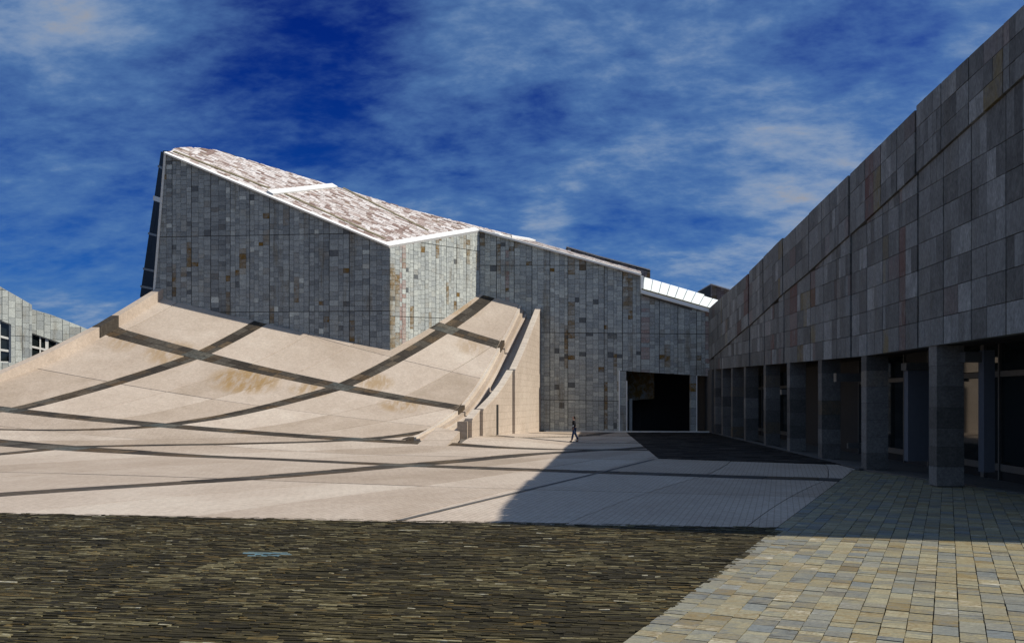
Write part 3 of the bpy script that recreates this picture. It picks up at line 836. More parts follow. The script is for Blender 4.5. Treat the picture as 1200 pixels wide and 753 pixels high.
# entrance: pillars, dark recess, pale strip for sunlit floor
def upright(px0, px1, top, name, material, depth=0.7, proud=0.03, trim=False, rust=False):
    u0, u1 = FC.pix(px0, 480)[0], FC.pix(px1, 480)[0]; vt = FC.pix((px0 + px1) / 2, top)[1]
    v, f = prism([FC.p(u0, 0.02, proud), FC.p(u1, 0.02, proud), FC.p(u1, vt, proud), FC.p(u0, vt, proud)], -FC.N * depth)
    col = part(name, v, f, 'mortar', lib); n = 7
    for k in range(n):
        ru = 1.0 if rust and k == n - 2 else 0.0
        v, f = prism([FC.p(u0 - .03, 0.03 + (vt - .03) * k / n + .01, proud + .04), FC.p(u1 + .03, 0.03 + (vt - .03) * k / n + .01, proud + .04), FC.p(u1 + .03, (vt - .03) * (k + 1) / n + .02, proud + .04), FC.p(u0 - .03, (vt - .03) * (k + 1) / n + .02, proud + .04)], -FC.N * (depth + .08))
        part('pillar_block', v, f, 'clad', col, (random.uniform(.35, .8), ru, 0))
    return col
upright(727, 733.5, 434.6, 'pillar', 'clad')
upright(809.5, 815.5, 439.6, 'pillar', 'clad', rust=True)
for a, b_, tp_ in ((725.0, 726.6, 434), (734.0, 735.0, 446), (816.0, 816.8, 440)):  # white strips paint the sunlit slivers along the pillar edges
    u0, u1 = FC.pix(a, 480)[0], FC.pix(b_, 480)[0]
    v, f = prism([FC.p(u0, 0.02, 0.12), FC.p(u1, 0.02, 0.12), FC.p(u1, FC.pix(a, tp_)[1], 0.12), FC.p(u0, FC.pix(a, tp_)[1], 0.12)], -FC.N * 0.2); part('pillar_sunlit_edge', v, f, 'white', lib)
u0, u1 = FC.pix(735, 480)[0], FC.pix(850, 480)[0]; vt = FC.pix(790, 438)[1]
def recess(a, b_, c, d): return [FC.p(*a), FC.p(*b_), FC.p(*c), FC.p(*d)]
dep = 11
v = recess((u0 - 1, 0, -dep), (u1, 0, -dep), (u1, vt + 1.5, -dep), (u0 - 1, vt + 1.5, -dep)); part('recess_wall', *prism(v, -FC.N * 0.2), 'recess', lib)
v = recess((u0 - 1, 0, -0.75), (u0 - 1, 0, -dep), (u0 - 1, vt + 1.5, -dep), (u0 - 1, vt + 1.5, -0.75)); part('recess_wall', *prism(v, -FC.U * 0.2), 'recess', lib)
v = recess((u0 - 1, vt + 0.9, -0.65), (u1, vt + 0.2, -0.65), (u1, vt + 0.2, -dep), (u0 - 1, vt + 0.9, -dep)); part('recess_ceiling', *prism(v, (0, 0, 0.3)), 'recess', lib)
v = recess((u1 + .3, 0, -0.75), (u1 + .3, 0, -dep), (u1 + .3, vt + 1.5, -dep), (u1 + .3, vt + 1.5, -0.75)); part('recess_wall', *prism(v, FC.U * 0.2), 'recess', lib)
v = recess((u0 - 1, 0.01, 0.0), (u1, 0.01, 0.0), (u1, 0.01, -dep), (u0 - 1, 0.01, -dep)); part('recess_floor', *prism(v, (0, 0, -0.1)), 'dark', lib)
v = recess((u0 - .9, 2.7, -1.9), (u0 + 2.6, 3.0, -3.2), (u0 + 2.6, vt + .4, -3.2), (u0 - .9, vt + .4, -1.9)); part('inner_wall', *prism(v, -FC.N * 0.4), 'clad', lib, (0.5, 1.0, 0))
cx0 = FC.p(u0 + 0.35, 0, -1.7); v, f = [], []
for k in range(12): a = k / 12 * 2 * math.pi; v += [(cx0.x + .17 * math.cos(a), cx0.y + .17 * math.sin(a), 0.02), (cx0.x + .17 * math.cos(a), cx0.y + .17 * math.sin(a), 3.0)]
f = [(2 * k, 2 * ((k + 1) % 12), 2 * ((k + 1) % 12) + 1, 2 * k + 1) for k in range(12)]; part('round_post', v, f, 'paleframe', lib)
v, f = prism([FC.p(FC.pix(640, 480)[0], 0.0, 0.5), FC.p(u1, 0.0, 0.5), FC.p(u1, 0.13, 0.5), FC.p(FC.pix(640, 480)[0], 0.13, 0.5)], -FC.N * 0.48); part('sunlit_floor_strip', v, f, 'paleframe', lib)  # added pale strip, its tone standing for sunlit floor at the entrance

# blocks rising behind the roof
def rear_block(pxs, Y, depth, label):
    r_ = empty('roof_block', (at(pxs[0][0], pxs[0][1], Y).x, Y, 0), label, 'building')
    top = [at(x, y, Y) for x, y in pxs]
    poly = top + [Vector((top[-1].x, Y, 6)), Vector((top[0].x, Y, 6))]
    part('wall', *prism(poly, (0, depth, 0)), 'mortar', r_)
    fc = Face((0, Y, 0), (1, 0, 0), (0, 0, 1), (0, -1, 0)); pc = Pieces('cladding_stone', 'cladding_stones', 'rooft', r_)
    clad(pc, fc, [[(p.x, p.z) for p in poly]], 1.6, 6, tone=(0.0, 0.25), keep=lambda q: max(v for u, v in q) > 9.5, pgap=0.02)
    pc.done()
    for a, b_ in zip(top[:-1], top[1:]):
        v, f = prism([a + Vector((0, -.1, 0)), b_ + Vector((0, -.1, 0)), b_ + Vector((0, depth, .0)), a + Vector((0, depth, .0))], (0, 0, .12)); part('roof', v, f, 'rooft', r_, (0.7, 0, 0))
rear_block([(664, 290), (700, 300.5), (762, 317)], 79, 6, 'brown stone roof block seen behind the long sloping roof edge')
rear_block([(833, 333.5), (858, 341)], 84, 6, 'small brown stone block with a pale top beside the pale skylight')

# ------------------------------------------------------------------ ramp edge: terraces, trough floor, retaining wall, left parapet
ys = np.linspace(46.0, 70.0, 40)
def drop(Y): return pl(Y, [(46, 0.25), (48.5, 0.4), (53.5, 0.85), (58, 1.05), (64, 1.15), (72, 1.2)])
def sweep(fx0, fx1, fz0, fz1, yy):
    """solid strip swept along Y: top edges (fx0,fz0) to (fx1,fz1)"""
    V, F = [], []
    for y in yy:
        V += [(float(fx0(y)), y, float(fz0(y))), (float(fx1(y)), y, float(fz1(y))), (float(fx1(y)), y, -0.1), (float(fx0(y)), y, -0.1)]
    for k in range(len(yy) - 1):
        a = 4 * k; b_ = a + 4
        F += [(a, a + 1, b_ + 1, b_), (a + 1, a + 2, b_ + 2, b_ + 1), (a + 3, a, b_, b_ + 3)]
    F += [(0, 3, 2, 1), (4 * len(yy) - 4, 4 * len(yy) - 3, 4 * len(yy) - 2, 4 * len(yy) - 1)]
    return V, F
wst = 0.24
zr = lambda y: zramp(XR(y), y)
yb = [(46.9, 53.35), (53.55, 63.85), (64.05, 71.0)]
for k in range(3):
    for (ya, ye) in yb:
        y_s = np.linspace(ya, ye, 16)
        part('terrace_step', *sweep(lambda y: XR(y) + k * wst + (0.01 if k == 0 else 0), lambda y: XR(y) + (k + 1) * wst, lambda y: zr(y) - drop(y) * (k + 0.15) / 3.0, lambda y: zr(y) - drop(y) * (k + 0.15) / 3.0, y_s), 'ramp', ramp, ((.85, .35, .7)[k], 0, 0))
for yb_ in (53.45, 63.95):
    part('band_end', *sweep(lambda y: XR(y) + 0.01, lambda y: XR(y) + 0.30, lambda y: zr(y) - 0.03, lambda y: zr(y) - 0.03, np.array([yb_ - 0.55, yb_ + 0.55])), 'band', ramp, (0.4, 0.2, 0))
part('band_end', *sweep(lambda y: XR(y) - 1.2, lambda y: XR(y) + 0.1, lambda y: zr(y) + 0.012, lambda y: zr(y) + 0.012, np.array([46.0, 46.9])), 'band', ramp, (0.45, 0.1, 0))
part('trough_floor', *sweep(lambda y: XR(y) + 3 * wst + 0.003, lambda y: max(XW(y) - 0.2, XR(y) + 1.0), lambda y: zr(y) - drop(y) - .05, lambda y: zr(y) - drop(y) - .05, np.linspace(46.3, 71, 40)), 'ramp', ramp, (0.55, 0, 0))

rw = empty('retaining_wall', (-2, 55, 0), 'tall curved beige retaining wall closing the right side of the ramp, with a narrow slot', 'wall')
def ztop(Y): return pl(Y, [(46.2, 0.95), (48.0, 1.6), (50, 2.2), (53, 2.95), (56, 3.95), (58.5, 5.0), (61, 6.3), (64, 8.0), (67, 9.8), (70.2, 11.7)])
def wall_seg(y0, y1, dx, name, material='rampwall', zf=ztop, thick=0.42, n=12, tn=0.6):
    yy = np.linspace(y0, y1, n); x1 = lambda y: XW(y) + dx; x0 = lambda y: XW(y) + dx - thick
    V, F = [], []
    for y in yy: V += [(x0(y), y, float(zf(y))), (x1(y), y, float(zf(y))), (x1(y), y, -0.1), (x0(y), y, -0.1)]
    for k in range(n - 1):
        a = 4 * k; b_ = a + 4; F += [(a, a + 1, b_ + 1, b_), (a + 1, a + 2, b_ + 2, b_ + 1), (a + 3, a, b_, b_ + 3)]
    F += [(0, 3, 2, 1), (4 * n - 4, 4 * n - 3, 4 * n - 2, 4 * n - 1)]
    return part(name, V, F, material, rw, (tn, 0, 0))
def coping(y0, y1, dx, zf=ztop, wid=0.5):
    yy = np.linspace(y0, y1, 12); V, F = [], []
    for y in yy: V += [(XW(y) + dx - wid + .06, y, float(zf(y)) + .1), (XW(y) + dx + .04, y, float(zf(y)) + .1), (XW(y) + dx + .04, y, float(zf(y)) + .004), (XW(y) + dx - wid + .06, y, float(zf(y)) + .004)]
    for k in range(11):
        a = 4 * k; b_ = a + 4; F += [(a, a + 1, b_ + 1, b_), (a + 1, a + 2, b_ + 2, b_ + 1), (a + 3, a, b_, b_ + 3), (a + 2, a + 3, b_ + 3, b_ + 2)]
    F += [(0, 3, 2, 1), (44, 45, 46, 47)]
    part('coping', V, F, 'rampwall', rw, (0.95, 0, 0))
wall_seg(48.1, 49.9, 0.0, 'wall_segment'); coping(48.1, 49.9, 0.0)
wall_seg(50.05, 53.55, 0.18, 'wall_segment'); wall_seg(54.25, 58.6, 0.18, 'wall_segment'); wall_seg(53.55, 54.25, -0.1, 'slot_wall', 'mortar', zf=lambda y: ztop(y) - 0.05, thick=0.25, n=3)
wall_seg(53.55, 54.25, 0.18, 'wall_segment', zf=ztop, n=3, thick=0.12)
coping(50.05, 58.6, 0.18)
wall_seg(58.75, 70.2, 0.36, 'wall_segment'); coping(58.75, 70.2, 0.36)
# dark slot in the face
yq = [53.6, 54.2]; v = [(XW(yq[0]) + .19, yq[0], 0.2), (XW(yq[1]) + .19, yq[1], 0.2), (XW(yq[1]) + .19, yq[1], 2.55), (XW(yq[0]) + .19, yq[0], 2.55)]
part('slot', *prism(v, (-0.1, 0, 0)), 'blackbed', rw)
# low wall and gate post at the foot
def zlow(y): return pl(y, [(44.2, 0.12), (47.2, 0.95)])
yy = np.linspace(44.2, 47.2, 8); V, F = [], []
for y in yy: V += [(XW(y) - 2.3 + 0.12 * (y - 44), y, float(zlow(y)) + .25 * (y - 44) / 3), (XW(y) - .5, y, float(zlow(y))), (XW(y) - .5, y, -.1), (XW(y) - 2.3 + 0.12 * (y - 44), y, -.1)]
for k in range(7):
    a = 4 * k; b_ = a + 4; F += [(a, a + 1, b_ + 1, b_), (a + 1, a + 2, b_ + 2, b_ + 1), (a + 3, a, b_, b_ + 3)]
F += [(0, 3, 2, 1), (28, 29, 30, 31)]
part('low_wall', V, F, 'rampwall', rw, (0.55, 0, 0))
part('post', boxv(XW(47) - 0.62, XW(47) + 0.0, 47.25, 48.0, -0.1, 1.55), BOXF, 'rampwall', rw, (0.35, 0, 0))

pw_ = empty('parapet_wall', (-32, 56, 0), 'beige upstand wall along the left edge of the curved ramp', 'wall')
def ztopL(Y): return pl(Y, [(36, 0.7), (44, 2.0), (51.1, 4.6), (54, 6.28), (58, 8.56), (62.2, 11.45), (63.4, 12.25)])
def par_seg(y0, y1, dx, dz, material, name):
    yy = np.linspace(y0, y1, 14); V, F = [], []
    for y in yy: xx = float(XL(y)) + dx; z0 = float(ztopL(y)) + dz; V += [(xx - 0.6, y, z0), (xx, y, z0), (xx, y, -0.1), (xx - 0.6, y, -0.1)]
    for k in range(13):
        a = 4 * k; b_ = a + 4; F += [(a, a + 1, b_ + 1, b_), (a + 1, a + 2, b_ + 2, b_ + 1), (a + 3, a, b_, b_ + 3)]
    F += [(0, 3, 2, 1), (52, 53, 54, 55)]
    part(name, V, F, material, pw_, (0.5, 0, 0))
par_seg(36, 57.6, 0.05, 0, 'ramp', 'wall_segment'); par_seg(57.62, 59.1, 0.1, 0.05, 'band', 'band_cap'); par_seg(59.12, 63.4, 0.05, 0, 'ramp', 'wall_segment')

# ------------------------------------------------------------------ colonnaded building on the right
rb = empty('colonnaded_building', (16, 40, 0), 'long brown grey stone building on the right, windowless upper wall over square stone columns', 'building')
def WX(Y): return 12.05 + 0.079 * Y
kU = Vector((0.079, 1, 0)).normalized(); kN = Vector((-1, 0.079, 0)).normalized()
FW = Face((WX(0), 0, 0), kU, UZ, kN)      # u runs away from the camera
def U_(Y): return Y * math.sqrt(1 + 0.079 ** 2)
YEND = 73.0; YNEAR = 19.45
TOPp = [(16.9, 13.25), (19.4, 13.4), (26.6, 13.13), (33.2, 12.72), (38.9, 12.4), (43.8, 12.1), (48.3, 11.8), (52.2, 11.57), (66.5, 11.02), (73, 10.75)]
LEDp = [(16.9, 11.9), (19.4, 11.6), (26.6, 10.8), (33.2, 10.02), (38.9, 9.38), (43.8, 8.95), (48.3, 8.37), (52.2, 7.92), (66.5, 6.45), (73, 5.9)]
SOFp = [(16.9, 4.70), (19.4, 4.70), (31.9, 4.71), (38.9, 4.86), (48.3, 5.08), (66.5, 5.5), (73, 5.6)]
joints = [16.95, 18.2, 19.45, 21.35, 23.2, 24.95, 26.75, 28.4, 29.9, 31.5, 33.2, 35.0, 36.9, 38.9, 41.3, 43.8, 46.0, 48.3, 50.2, 52.2, 55.8, 59.3, 63.0, 66.6, 70.0, 73.0]
deep = {26.75, 33.2, 38.9, 43.8, 48.3, 52.2, 59.3}
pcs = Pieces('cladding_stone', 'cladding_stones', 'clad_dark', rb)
seg_off = 0.0; seg_top = 0.0
pink_panels = {(1, 'l'), (1, 'u'), (0, 'l'), (3, 'l')}
for i, (ya, yb2) in enumerate(zip(joints[:-1], joints[1:])):
    if ya in deep: seg_off = random.uniform(-0.03, 0.03); seg_top = random.uniform(-0.10, 0.06)
    g0 = 0.16 if ya in deep else 0.022; g1 = 0.022
    for zone in ('u', 'l'):
        hi, lo = (TOPp, LEDp) if zone == 'u' else (LEDp, SOFp)
        proud = (0.08 if zone == 'u' else 0.0) + seg_off
        a, b_ = ya + g0, yb2 - g1
        ncol = random.choice((2, 2, 3)) if ya < 52 else 3
        if ya >= 55: ncol = 4
        ws = [random.uniform(0.6, 1.4) for _ in range(ncol)]; ws = [x / sum(ws) for x in ws]; k0 = 0
        nrow = 3 if zone == 'u' else 7
        if zone == 'u' and ya > 45: nrow = 4
        for wv in ws:
            k1 = k0 + wv; y0, y1 = a + (b_ - a) * k0 + .005, a + (b_ - a) * k1 - .005; k0 = k1
            pinkc = random.random() < 0.07
            rustc = random.random() < 0.07
            ct = random.uniform(-.08, .08)
            for r in range(nrow):
                subs = [(0, 1)] if random.random() < 0.7 else [(0, .5), (.5, 1)]
                for s0, s1 in subs:
                    yy0, yy1 = y0 + (y1 - y0) * s0 + (.004 if s0 else 0), y0 + (y1 - y0) * s1 - (.004 if s1 < 1 else 0)
                    def zz(y, k): return pl(y, lo) + (pl(y, hi) + (seg_top if zone == 'u' else 0) - pl(y, lo)) * k
                    cut = 0.0 if not (zone == 'l' and r == nrow - 1) else 0.0
                    e0, e1_ = r / nrow, (r + 1) / nrow
                    if zone == 'l':   # level courses, the top one cut to the ledge
                        zb0 = pl(yy0, lo) + r * 0.9; zb1 = zb0 + 0.9
                        if r == nrow - 1: zb1 = 99
                        q = [(U_(yy0), zb0 + .011), (U_(yy1), zb0 + .011), (U_(yy1), min(zb1 - .011, float(zz(yy1, 1)) - .012)), (U_(yy0), min(zb1 - .011, float(zz(yy0, 1)) - .012))]
                        if q[2][1] < q[1][1] + .05: continue
                        if r == 0: q[0] = (q[0][0], float(pl(yy0, lo))); q[1] = (q[1][0], float(pl(yy1, lo)))
                    else:
                        q = [(U_(yy0), float(zz(yy0, e0)) + .011), (U_(yy1), float(zz(yy1, e0)) + .011), (U_(yy1), float(zz(yy1, e1_)) - .011), (U_(yy0), float(zz(yy0, e1_)) - .011)]
                    tn = min(1, max(0, random.uniform(.15, .85) + ct)); pk = random.uniform(.5, .95) if pinkc and random.random() < .6 else (random.uniform(.2, .5) if random.random() < .04 else 0)
                    stone_on(pcs, FW, q, (tn, random.uniform(.4, .8) if rustc and random.random() < .5 else 0, pk), -.32, proud + random.uniform(0, .012))
pcs.done()
# structure behind the stones: upper wall, roof, unseen end wall
NE = [(13.4, 16.9), (19.5, 15.3), (24.4, 14.4), (40, 11.5)]  # unseen near end, skewed in plan to place its shadow edge
def ring(zf, yy): return [Vector((WX(y) + 0.1, y, float(zf(y)))) for y in yy]
yy = [16.96] + joints[1:]
V, F = [], []
for y in yy:
    x = WX(y) + .28; V += [(x, y, float(pl(y, TOPp)) - .03), (x, y, float(pl(y, SOFp)) + .03), (x + .5, y, float(pl(y, SOFp)) + .03), (x + .5, y, float(pl(y, TOPp)) - .03)]
for k in range(len(yy) - 1):
    a = 4 * k; b_ = a + 4; F += [(a, b_, b_ + 1, a + 1), (a + 2, a + 3, a, a + 1), (a + 1, b_ + 1, b_ + 2, a + 2), (a + 2, b_ + 2, b_ + 3, a + 3), (a + 3, b_ + 3, b_, a)]
F = [f for f in F if len(set(f)) == 4]
part('wall_core', V, F, 'mortar', rb)
# parapet capping so the top edge has its thickness
V, F = [], []
for y in yy: x = WX(y) + .2; V += [(x - .16, y, float(pl(y, TOPp)) - .005), (x + .6, y, float(pl(y, TOPp)) - .005), (x + .6, y, float(pl(y, TOPp)) + .03), (x - .16, y, float(pl(y, TOPp)) + .03)]
for k in range(len(yy) - 1):
    a = 4 * k; b_ = a + 4; F += [(a, a + 1, b_ + 1, b_), (a + 1, a + 2, b_ + 2, b_ + 1), (a + 2, a + 3, b_ + 3, b_ + 2), (a + 3, a, b_, b_ + 3)]
F += [(0, 3, 2, 1), (4 * len(yy) - 4, 4 * len(yy) - 3, 4 * len(yy) - 2, 4 * len(yy) - 1)]
part('capping', [(x_, y_, z_ - .12) for x_, y_, z_ in V], F, 'clad_dark', rb, (0.45, 0, 0))
part('roof', [(13.6, 17.0, 13.4), (19.5, 15.35, 13.4), (24.4, 14.45, 13.4), (40, 11.6, 13.4), (45, 73, 10.4), (WX(73) + .3, 73, 10.4)], [(0, 1, 2, 3, 4, 5)], 'mortar', rb)
V = [(x, y, 0) for x, y in NE] + [(x, y, 13.6) for x, y in NE] + [(x + .15, y + .4, 0) for x, y in NE] + [(x + .15, y + .4, 13.6) for x, y in NE]
F = [(k, k + 1, k + 5, k + 4) for k in range(3)] + [(k + 8, k + 12, k + 13, k + 9) for k in range(3)] + [(k + 4, k + 5, k + 13, k + 12) for k in range(3)] + [(0, 4, 12, 8), (3, 11, 15, 7)]
part('end_wall', V, F, 'clad_dark', rb, (0.5, 0, 0))
part('rear_wall', [(40, 11.5, 0), (45, 73, 0), (45, 73, 11), (40, 11.5, 13.5)], [(0, 1, 2, 3)], 'clad_dark', rb, (0.5, 0, 0))
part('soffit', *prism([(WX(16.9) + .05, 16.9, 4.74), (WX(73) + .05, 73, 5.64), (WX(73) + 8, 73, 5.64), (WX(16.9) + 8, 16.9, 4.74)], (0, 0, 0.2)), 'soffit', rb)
# floor of the arcade with its pale kerb
part('arcade_floor', *prism([(14.6, 31.6, 0.015), (15.75, 23.3, 0.015), (17.6, 18, 0.015), (24, 16, 0.015), (26, 73, 0.015), (WX(73), 73, 0.015), (WX(36) + .02, 36, 0.015)], (0, 0, -0.12)), 'terrace', rb)
kb = [(14.55, 31.7), (15.0, 28.5), (15.6, 24.2), (16.6, 20.8), (17.1, 19.5)]
for (xa, ya), (xb, yb2) in zip(kb[:-1], kb[1:]):
    part('kerb_stone', *prism([(xa, ya - .02, 0.03), (xb, yb2 + .02, 0.03), (xb + .3, yb2 + .05, 0.03), (xa + .3, ya, 0.03)], (0, 0, -0.1)), 'frame', rb)
y = 32.0
while y < 66:
    part('kerb_stone', *prism([(WX(y) - .12, y, 0.05), (WX(y + 2.9) - .12, y + 2.9, 0.05), (WX(y + 2.9) + .4, y + 2.9, 0.05), (WX(y) + .4, y, 0.05)], (0, 0, -0.14)), 'terrace', rb); y += 2.94
# columns of stacked blocks
col_y = [20.2, 26.05, 32.15, 37.8, 43.3, 48.6, 54.2, 58.6, 62.4, 65.6]
for ci, yc in enumerate(col_y):
    H = float(pl(yc, SOFp)) - 0.0; D, Wd = 0.55, 0.86
    c0 = Vector((WX(yc) + .04, yc, 0))
    def cpt(a, b_, z): return c0 + kU * b_ - kN * a + UZ * z
    vv = [cpt(.02, -D + .02, 0), cpt(Wd - .02, -D + .02, 0), cpt(Wd - .02, -.02, 0), cpt(.02, -.02, 0)]; vv += [q + UZ * H for q in vv]
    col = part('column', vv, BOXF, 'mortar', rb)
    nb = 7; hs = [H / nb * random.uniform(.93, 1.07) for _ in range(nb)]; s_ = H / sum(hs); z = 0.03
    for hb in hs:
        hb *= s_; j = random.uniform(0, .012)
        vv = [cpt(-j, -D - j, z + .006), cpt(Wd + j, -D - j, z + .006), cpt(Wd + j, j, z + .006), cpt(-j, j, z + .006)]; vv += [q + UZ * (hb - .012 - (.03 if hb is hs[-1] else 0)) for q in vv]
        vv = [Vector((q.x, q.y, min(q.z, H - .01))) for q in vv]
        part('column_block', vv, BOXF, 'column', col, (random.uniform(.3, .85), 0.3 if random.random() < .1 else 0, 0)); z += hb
# far closing pier
part('end_pier', boxv(WX(66.5) - .05, WX(66.5) + 1.6, 66.4, 72, 0, 5.5), BOXF, 'column', rb, (.5, 0, 0))
# glazed wall set back behind the columns
GX = 3.3
def gp(y, z, n=0.0): return Vector((WX(y) + GX, y, z)) + kN * n
gy = [16.5, 19.0, 20.9, 22.4, 24.6, 27.5, 28.6, 30.6, 33.0, 35.4, 38.2, 41.0, 44.0, 47.0, 50.5, 54.0, 58.0, 62.0, 66.0]
for i, (a, b_) in enumerate(zip(gy[:-1], gy[1:])):
    solid = i in (3, 8, 11, 13)
    sill = 0.62
    if not solid:
        part('window_pane', *prism([gp(a + .05, sill), gp(b_ - .05, sill), gp(b_ - .05, 3.7), gp(a + .05, 3.7)], -kN * .06), 'glass', rb)
        part('window_pane', *prism([gp(a + .05, 3.95), gp(b_ - .05, 3.95), gp(b_ - .05, 4.9), gp(a + .05, 4.9)], -kN * .06), 'glass', rb)
        part('sill', *prism([gp(a + .05, .35, .06), gp(b_ - .05, .35, .06), gp(b_ - .05, .6, .06), gp(a + .05, .6, .06)], -kN * .2), 'frame', rb)
        part('transom', *prism([gp(a + .05, 3.72, .07), gp(b_ - .05, 3.72, .07), gp(b_ - .05, 3.92, .07), gp(a + .05, 3.92, .07)], -kN * .16), 'frame', rb)
        part('base_panel', *prism([gp(a + .05, .0), gp(b_ - .05, .0), gp(b_ - .05, .34), gp(a + .05, .34)], -kN * .1), 'dark', rb)
    else:
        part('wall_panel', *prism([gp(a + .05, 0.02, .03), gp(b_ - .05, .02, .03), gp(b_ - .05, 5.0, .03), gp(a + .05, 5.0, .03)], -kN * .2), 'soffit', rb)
    big = i in (1, 3, 6)
    part('mullion', *prism([gp(a - (.12 if big else .04), 0.02, .1), gp(a + (.12 if big else .04), .02, .1), gp(a + (.12 if big else .04), 5.0, .1), gp(a - (.12 if big else .04), 5.0, .1)], -kN * .3), 'frame', rb)
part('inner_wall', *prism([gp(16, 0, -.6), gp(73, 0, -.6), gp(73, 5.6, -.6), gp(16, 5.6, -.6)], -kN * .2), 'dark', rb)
# pale fin wall by the second column and the deep door head further on
def face_cam(px0, px1, py0, py1, Y, name, material, depth=0.25):
    a, b_ = at(px0, 468, Y), at(px1, 468, Y); z0 = HC + (HZ - py1) / FP * Y; z1 = HC + (HZ - py0) / FP * Y
    return part(name, boxv(a.x, b_.x, Y, Y + depth, max(z0, 0.02), z1), BOXF, material, rb)
face_cam(1064, 1096, 434, 540, 30.2, 'fin_wall', 'panel', .3)
face_cam(1062, 1098, 425, 433.5, 30.1, 'fin_head', 'frame', .4)
face_cam(980, 1010, 437, 447, 36.0, 'door_head', 'frame', .3)
face_cam(994, 1010, 519, 525, 36.0, 'door_rail', 'frame', .15)
face_cam(1153, 1166, 410, 553, 25.0, 'fin_wall', 'panel', .3)
face_cam(1131, 1153, 412, 424, 25.1, 'fin_head', 'frame', .3)
face_cam(916, 926, 456, 462, 44, 'door_head', 'frame', .3)

# ------------------------------------------------------------------ building at the far left
lb = empty('stepped_stone_building', (-60, 88, 0), 'pale grey stepped stone building with dark windows at the left edge, beyond the ramp', 'building')
def left_wall(pxs, Y0, slope, windows, depth=1.2):
    fc = Face((0, Y0, 0), Vector((1, slope, 0)).normalized(), UZ, Vector((slope, -1, 0)).normalized())
    top = [fc.pix(x, y) for x, y in pxs]
    u0, u1 = top[0][0], top[-1][0]
    wins = []
    for q in windows: wins.append([fc.pix(x, y) for x, y in q])
    # vertical strips between window edges, windows as openings with sloping heads
    edges = sorted({u0, u1, *[p[0] for w_ in wins for p in (w_[0], w_[1])], *[p[0] for p in top]})
    def topv(u): return float(pl(u, top))
    polys = []
    for a, b_ in zip(edges[:-1], edges[1:]):
        if b_ - a < .02: continue
        um = (a + b_) / 2; hit_ = [w_ for w_ in wins if w_[0][0] < um < w_[1][0]]
        if not hit_: polys.append([(a, 0), (b_, 0), (b_, topv(b_)), (a, topv(a))])
        else:
            w_ = hit_[0]; h = lambda u: float(pl(u, [w_[0], w_[1]])); s_ = w_[2][1]
            polys.append([(a, h(a)), (b_, h(b_)), (b_, topv(b_)), (a, topv(a))]); polys.append([(a, 0), (b_, 0), (b_, s_), (a, s_)])
    pc = Pieces('cladding_stone', 'cladding_stones', 'clad', lb)
    clad(pc, fc, polys, 1.9, 5, tone=(0.6, 1.0), rust_p=0.0, hmin=.6, hmax=1.1, cols=2, keep=lambda q: max(v for u, v in q) > 4.0, pgap=.03, gap=.03)
    pc.done()
    for p in polys: part('wall_core', *prism([fc.p(u, v, -.05) for u, v in p], -fc.N * .6), 'clad', lb, (0.5, 0, 0))
    part('roof', *prism([fc.p(u, v, -.1) for u, v in top] + [fc.p(top[-1][0], top[-1][1] - .5, -.1), fc.p(top[0][0], top[0][1] - .5, -.1)], -fc.N * depth), 'clad', lb, (.6, 0, 0))
    for w_ in wins:
        (ua, va), (ub, vb), (uc, vc) = w_
        wo = part('window', *prism([fc.p(ua, vc, -.35), fc.p(ub, vc, -.35), fc.p(ub, vb, -.35), fc.p(ua, va, -.35)], -fc.N * .08), 'glass', lb)
        for k in (0, .33, .5, .75, 1.0):
            u = ua + (ub - ua) * k; vt_ = va + (vb - va) * k; r_ = .16 if k in (0, .5, 1.0) else .07
            part('frame', *bar(fc.p(u, vc, -.28), fc.p(u, vt_, -.28), fc.U * r_, fc.N * .06), 'paleframe', wo)
        for k in (0, .3, .62, 1.0):
            part('frame', *bar(fc.p(ua, vc + (va - vc) * k, -.27), fc.p(ub, vc + (vb - vc) * k, -.27), UZ * .12, fc.N * .06), 'paleframe', wo)
left_wall([(-70, 305), (0, 335.5), (37.5, 357)], 130, 0.8, [[(-40, 359), (13, 380), (-10, 424)]])
left_wall([(37.5, 362), (60, 368.5), (104, 386)], 134, 0.8, [[(32.0, 388), (78, 404), (50, 432)]])

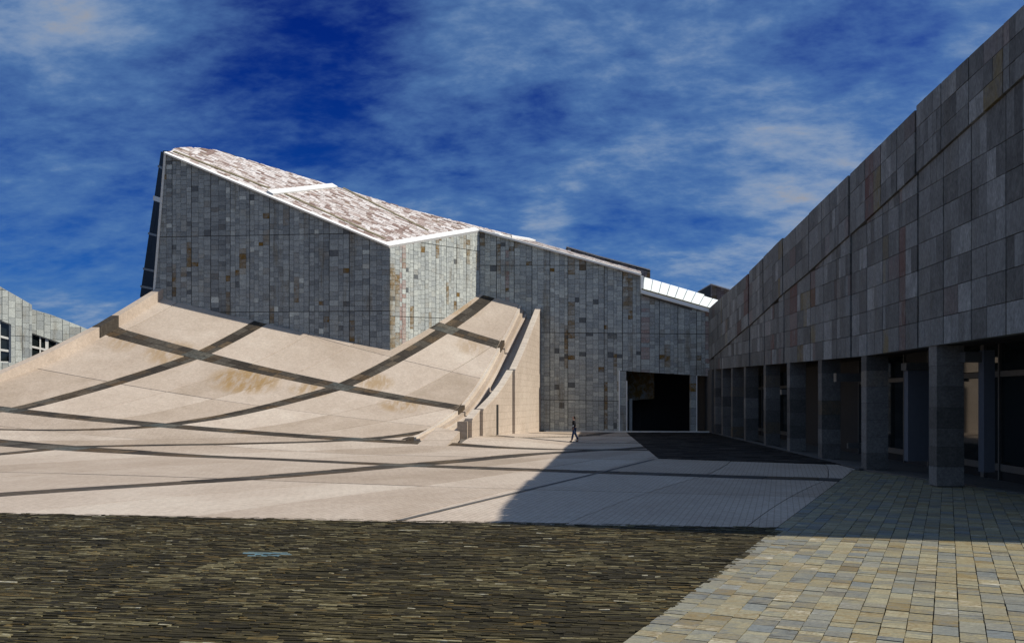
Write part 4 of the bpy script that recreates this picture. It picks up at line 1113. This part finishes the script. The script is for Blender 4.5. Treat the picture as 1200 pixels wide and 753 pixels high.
# ------------------------------------------------------------------ the person walking across the plaza
def person():
    Y = 52.3; base = at(673, 468, Y); gx, gy_ = base.x, Y; gz = float(zsurf(gx, gy_)) + 0.008
    root = empty('person', (gx, gy_, gz), 'person in a black jacket and dark jeans walking across the plaza near the shadow edge', 'person')
    def skin(name, chain_verts, edges, radii, material, parent=root, sub=2, rootv=0):
        me = bpy.data.meshes.new(name); me.from_pydata(chain_verts, edges, []); o = bpy.data.objects.new(name, me); COL.objects.link(o); o.parent = parent
        o.modifiers.new('skin', 'SKIN'); sv = me.skin_vertices[0].data
        for i, r_ in enumerate(radii): sv[i].radius = r_ if isinstance(r_, tuple) else (r_, r_); sv[i].use_root = (i == rootv)
        s_ = o.modifiers.new('sub', 'SUBSURF'); s_.levels = sub; s_.render_levels = sub
        me.materials.append(M[material]); return o
    # walking to the left (-X); near leg forward
    hip, hw = 0.92, 0.09
    V = [(0, 0, .95), (0.0, 0, 1.10), (-.02, 0, 1.30), (-.03, 0, 1.43), (-.04, 0, 1.50), (-.05, 0, 1.56), (-.06, 0, 1.66), (-.06, 0, 1.72),
         (-.01, -.09, .90), (-.10, -.10, .50), (-.18, -.10, .10), (-.29, -.10, .04),
         (.01, .09, .90), (.10, .10, .50), (.27, .10, .13), (.19, .10, .04),
         (-.02, -.17, 1.40), (.05, -.22, 1.13), (-.10, -.20, .93), (-.03, .17, 1.40), (.06, .22, 1.12), (-.08, .2, .95)]
    E = [(0, 1), (1, 2), (2, 3), (3, 4), (4, 5), (5, 6), (6, 7), (0, 8), (8, 9), (9, 10), (10, 11), (0, 12), (12, 13), (13, 14), (14, 15), (3, 16), (16, 17), (17, 18), (3, 19), (19, 20), (20, 21)]
    Rr = [(.12, .15), (.12, .15), (.13, .17), (.10, .14), .055, .06, (.095, .08), (.06, .055), .085, .062, .045, .035, .085, .062, .045, .035, .065, .05, .035, .065, .05, .035]
    body = skin('body', V, E, Rr, 'skin')
    skin('jeans', [(0, 0, .93), (-.01, -.09, .88), (-.10, -.10, .50), (-.18, -.10, .12), (.01, .09, .88), (.10, .10, .50), (.26, .10, .16)], [(0, 1), (1, 2), (2, 3), (0, 4), (4, 5), (5, 6)], [(.135, .16), .10, .078, .07, .10, .078, .07], 'jeans')
    skin('jacket', [(0, 0, .88), (0, 0, 1.10), (-.02, 0, 1.30), (-.03, 0, 1.44), (-.04, 0, 1.50), (-.02, -.18, 1.40), (.05, -.23, 1.13), (-.08, -.21, .97), (-.03, .18, 1.40), (.06, .23, 1.12), (-.06, .21, .98)],
         [(0, 1), (1, 2), (2, 3), (3, 4), (3, 5), (5, 6), (6, 7), (3, 8), (8, 9), (9, 10)], [(.15, .175), (.145, .175), (.155, .19), (.12, .15), .075, .085, .068, .055, .085, .068, .055], 'jacket')
    skin('hair', [(-.03, 0, 1.745), (-.0, 0, 1.70), (.03, 0, 1.62), (.06, 0, 1.54)], [(0, 1), (1, 2), (2, 3)], [(.075, .07), (.1, .09), .07, .035], 'hair')
    for sx, sy in ((-.24, -.10), (.21, .10)):
        skin('shoe', [(sx + .08, sy, .055), (sx, sy, .05), (sx - .10, sy, .04)], [(0, 1), (1, 2)], [(.05, .05), (.05, .048), (.03, .04)], 'shoe', sub=1)
    for sy, hx, hz in ((-.2, -.12, .92), (.2, -.10, .94)):
        for k in range(5):
            a = (k - 2) * .02; L_ = (.06, .085, .09, .08, .065)[k]
            skin('finger', [(hx + a, sy, hz - .03), (hx + a * 1.3 - .01, sy, hz - .03 - L_ * .6), (hx + a * 1.2 - .025, sy, hz - .03 - L_)], [(0, 1), (1, 2)], [.011, .009, .008], 'skin', sub=1)
    part('paper', boxv(gx - .13, gx - .05, gy_ - .215, gy_ - .19, gz + 1.03, gz + 1.15), BOXF, 'paper', root)
    for c in root.children:
        pass
person()
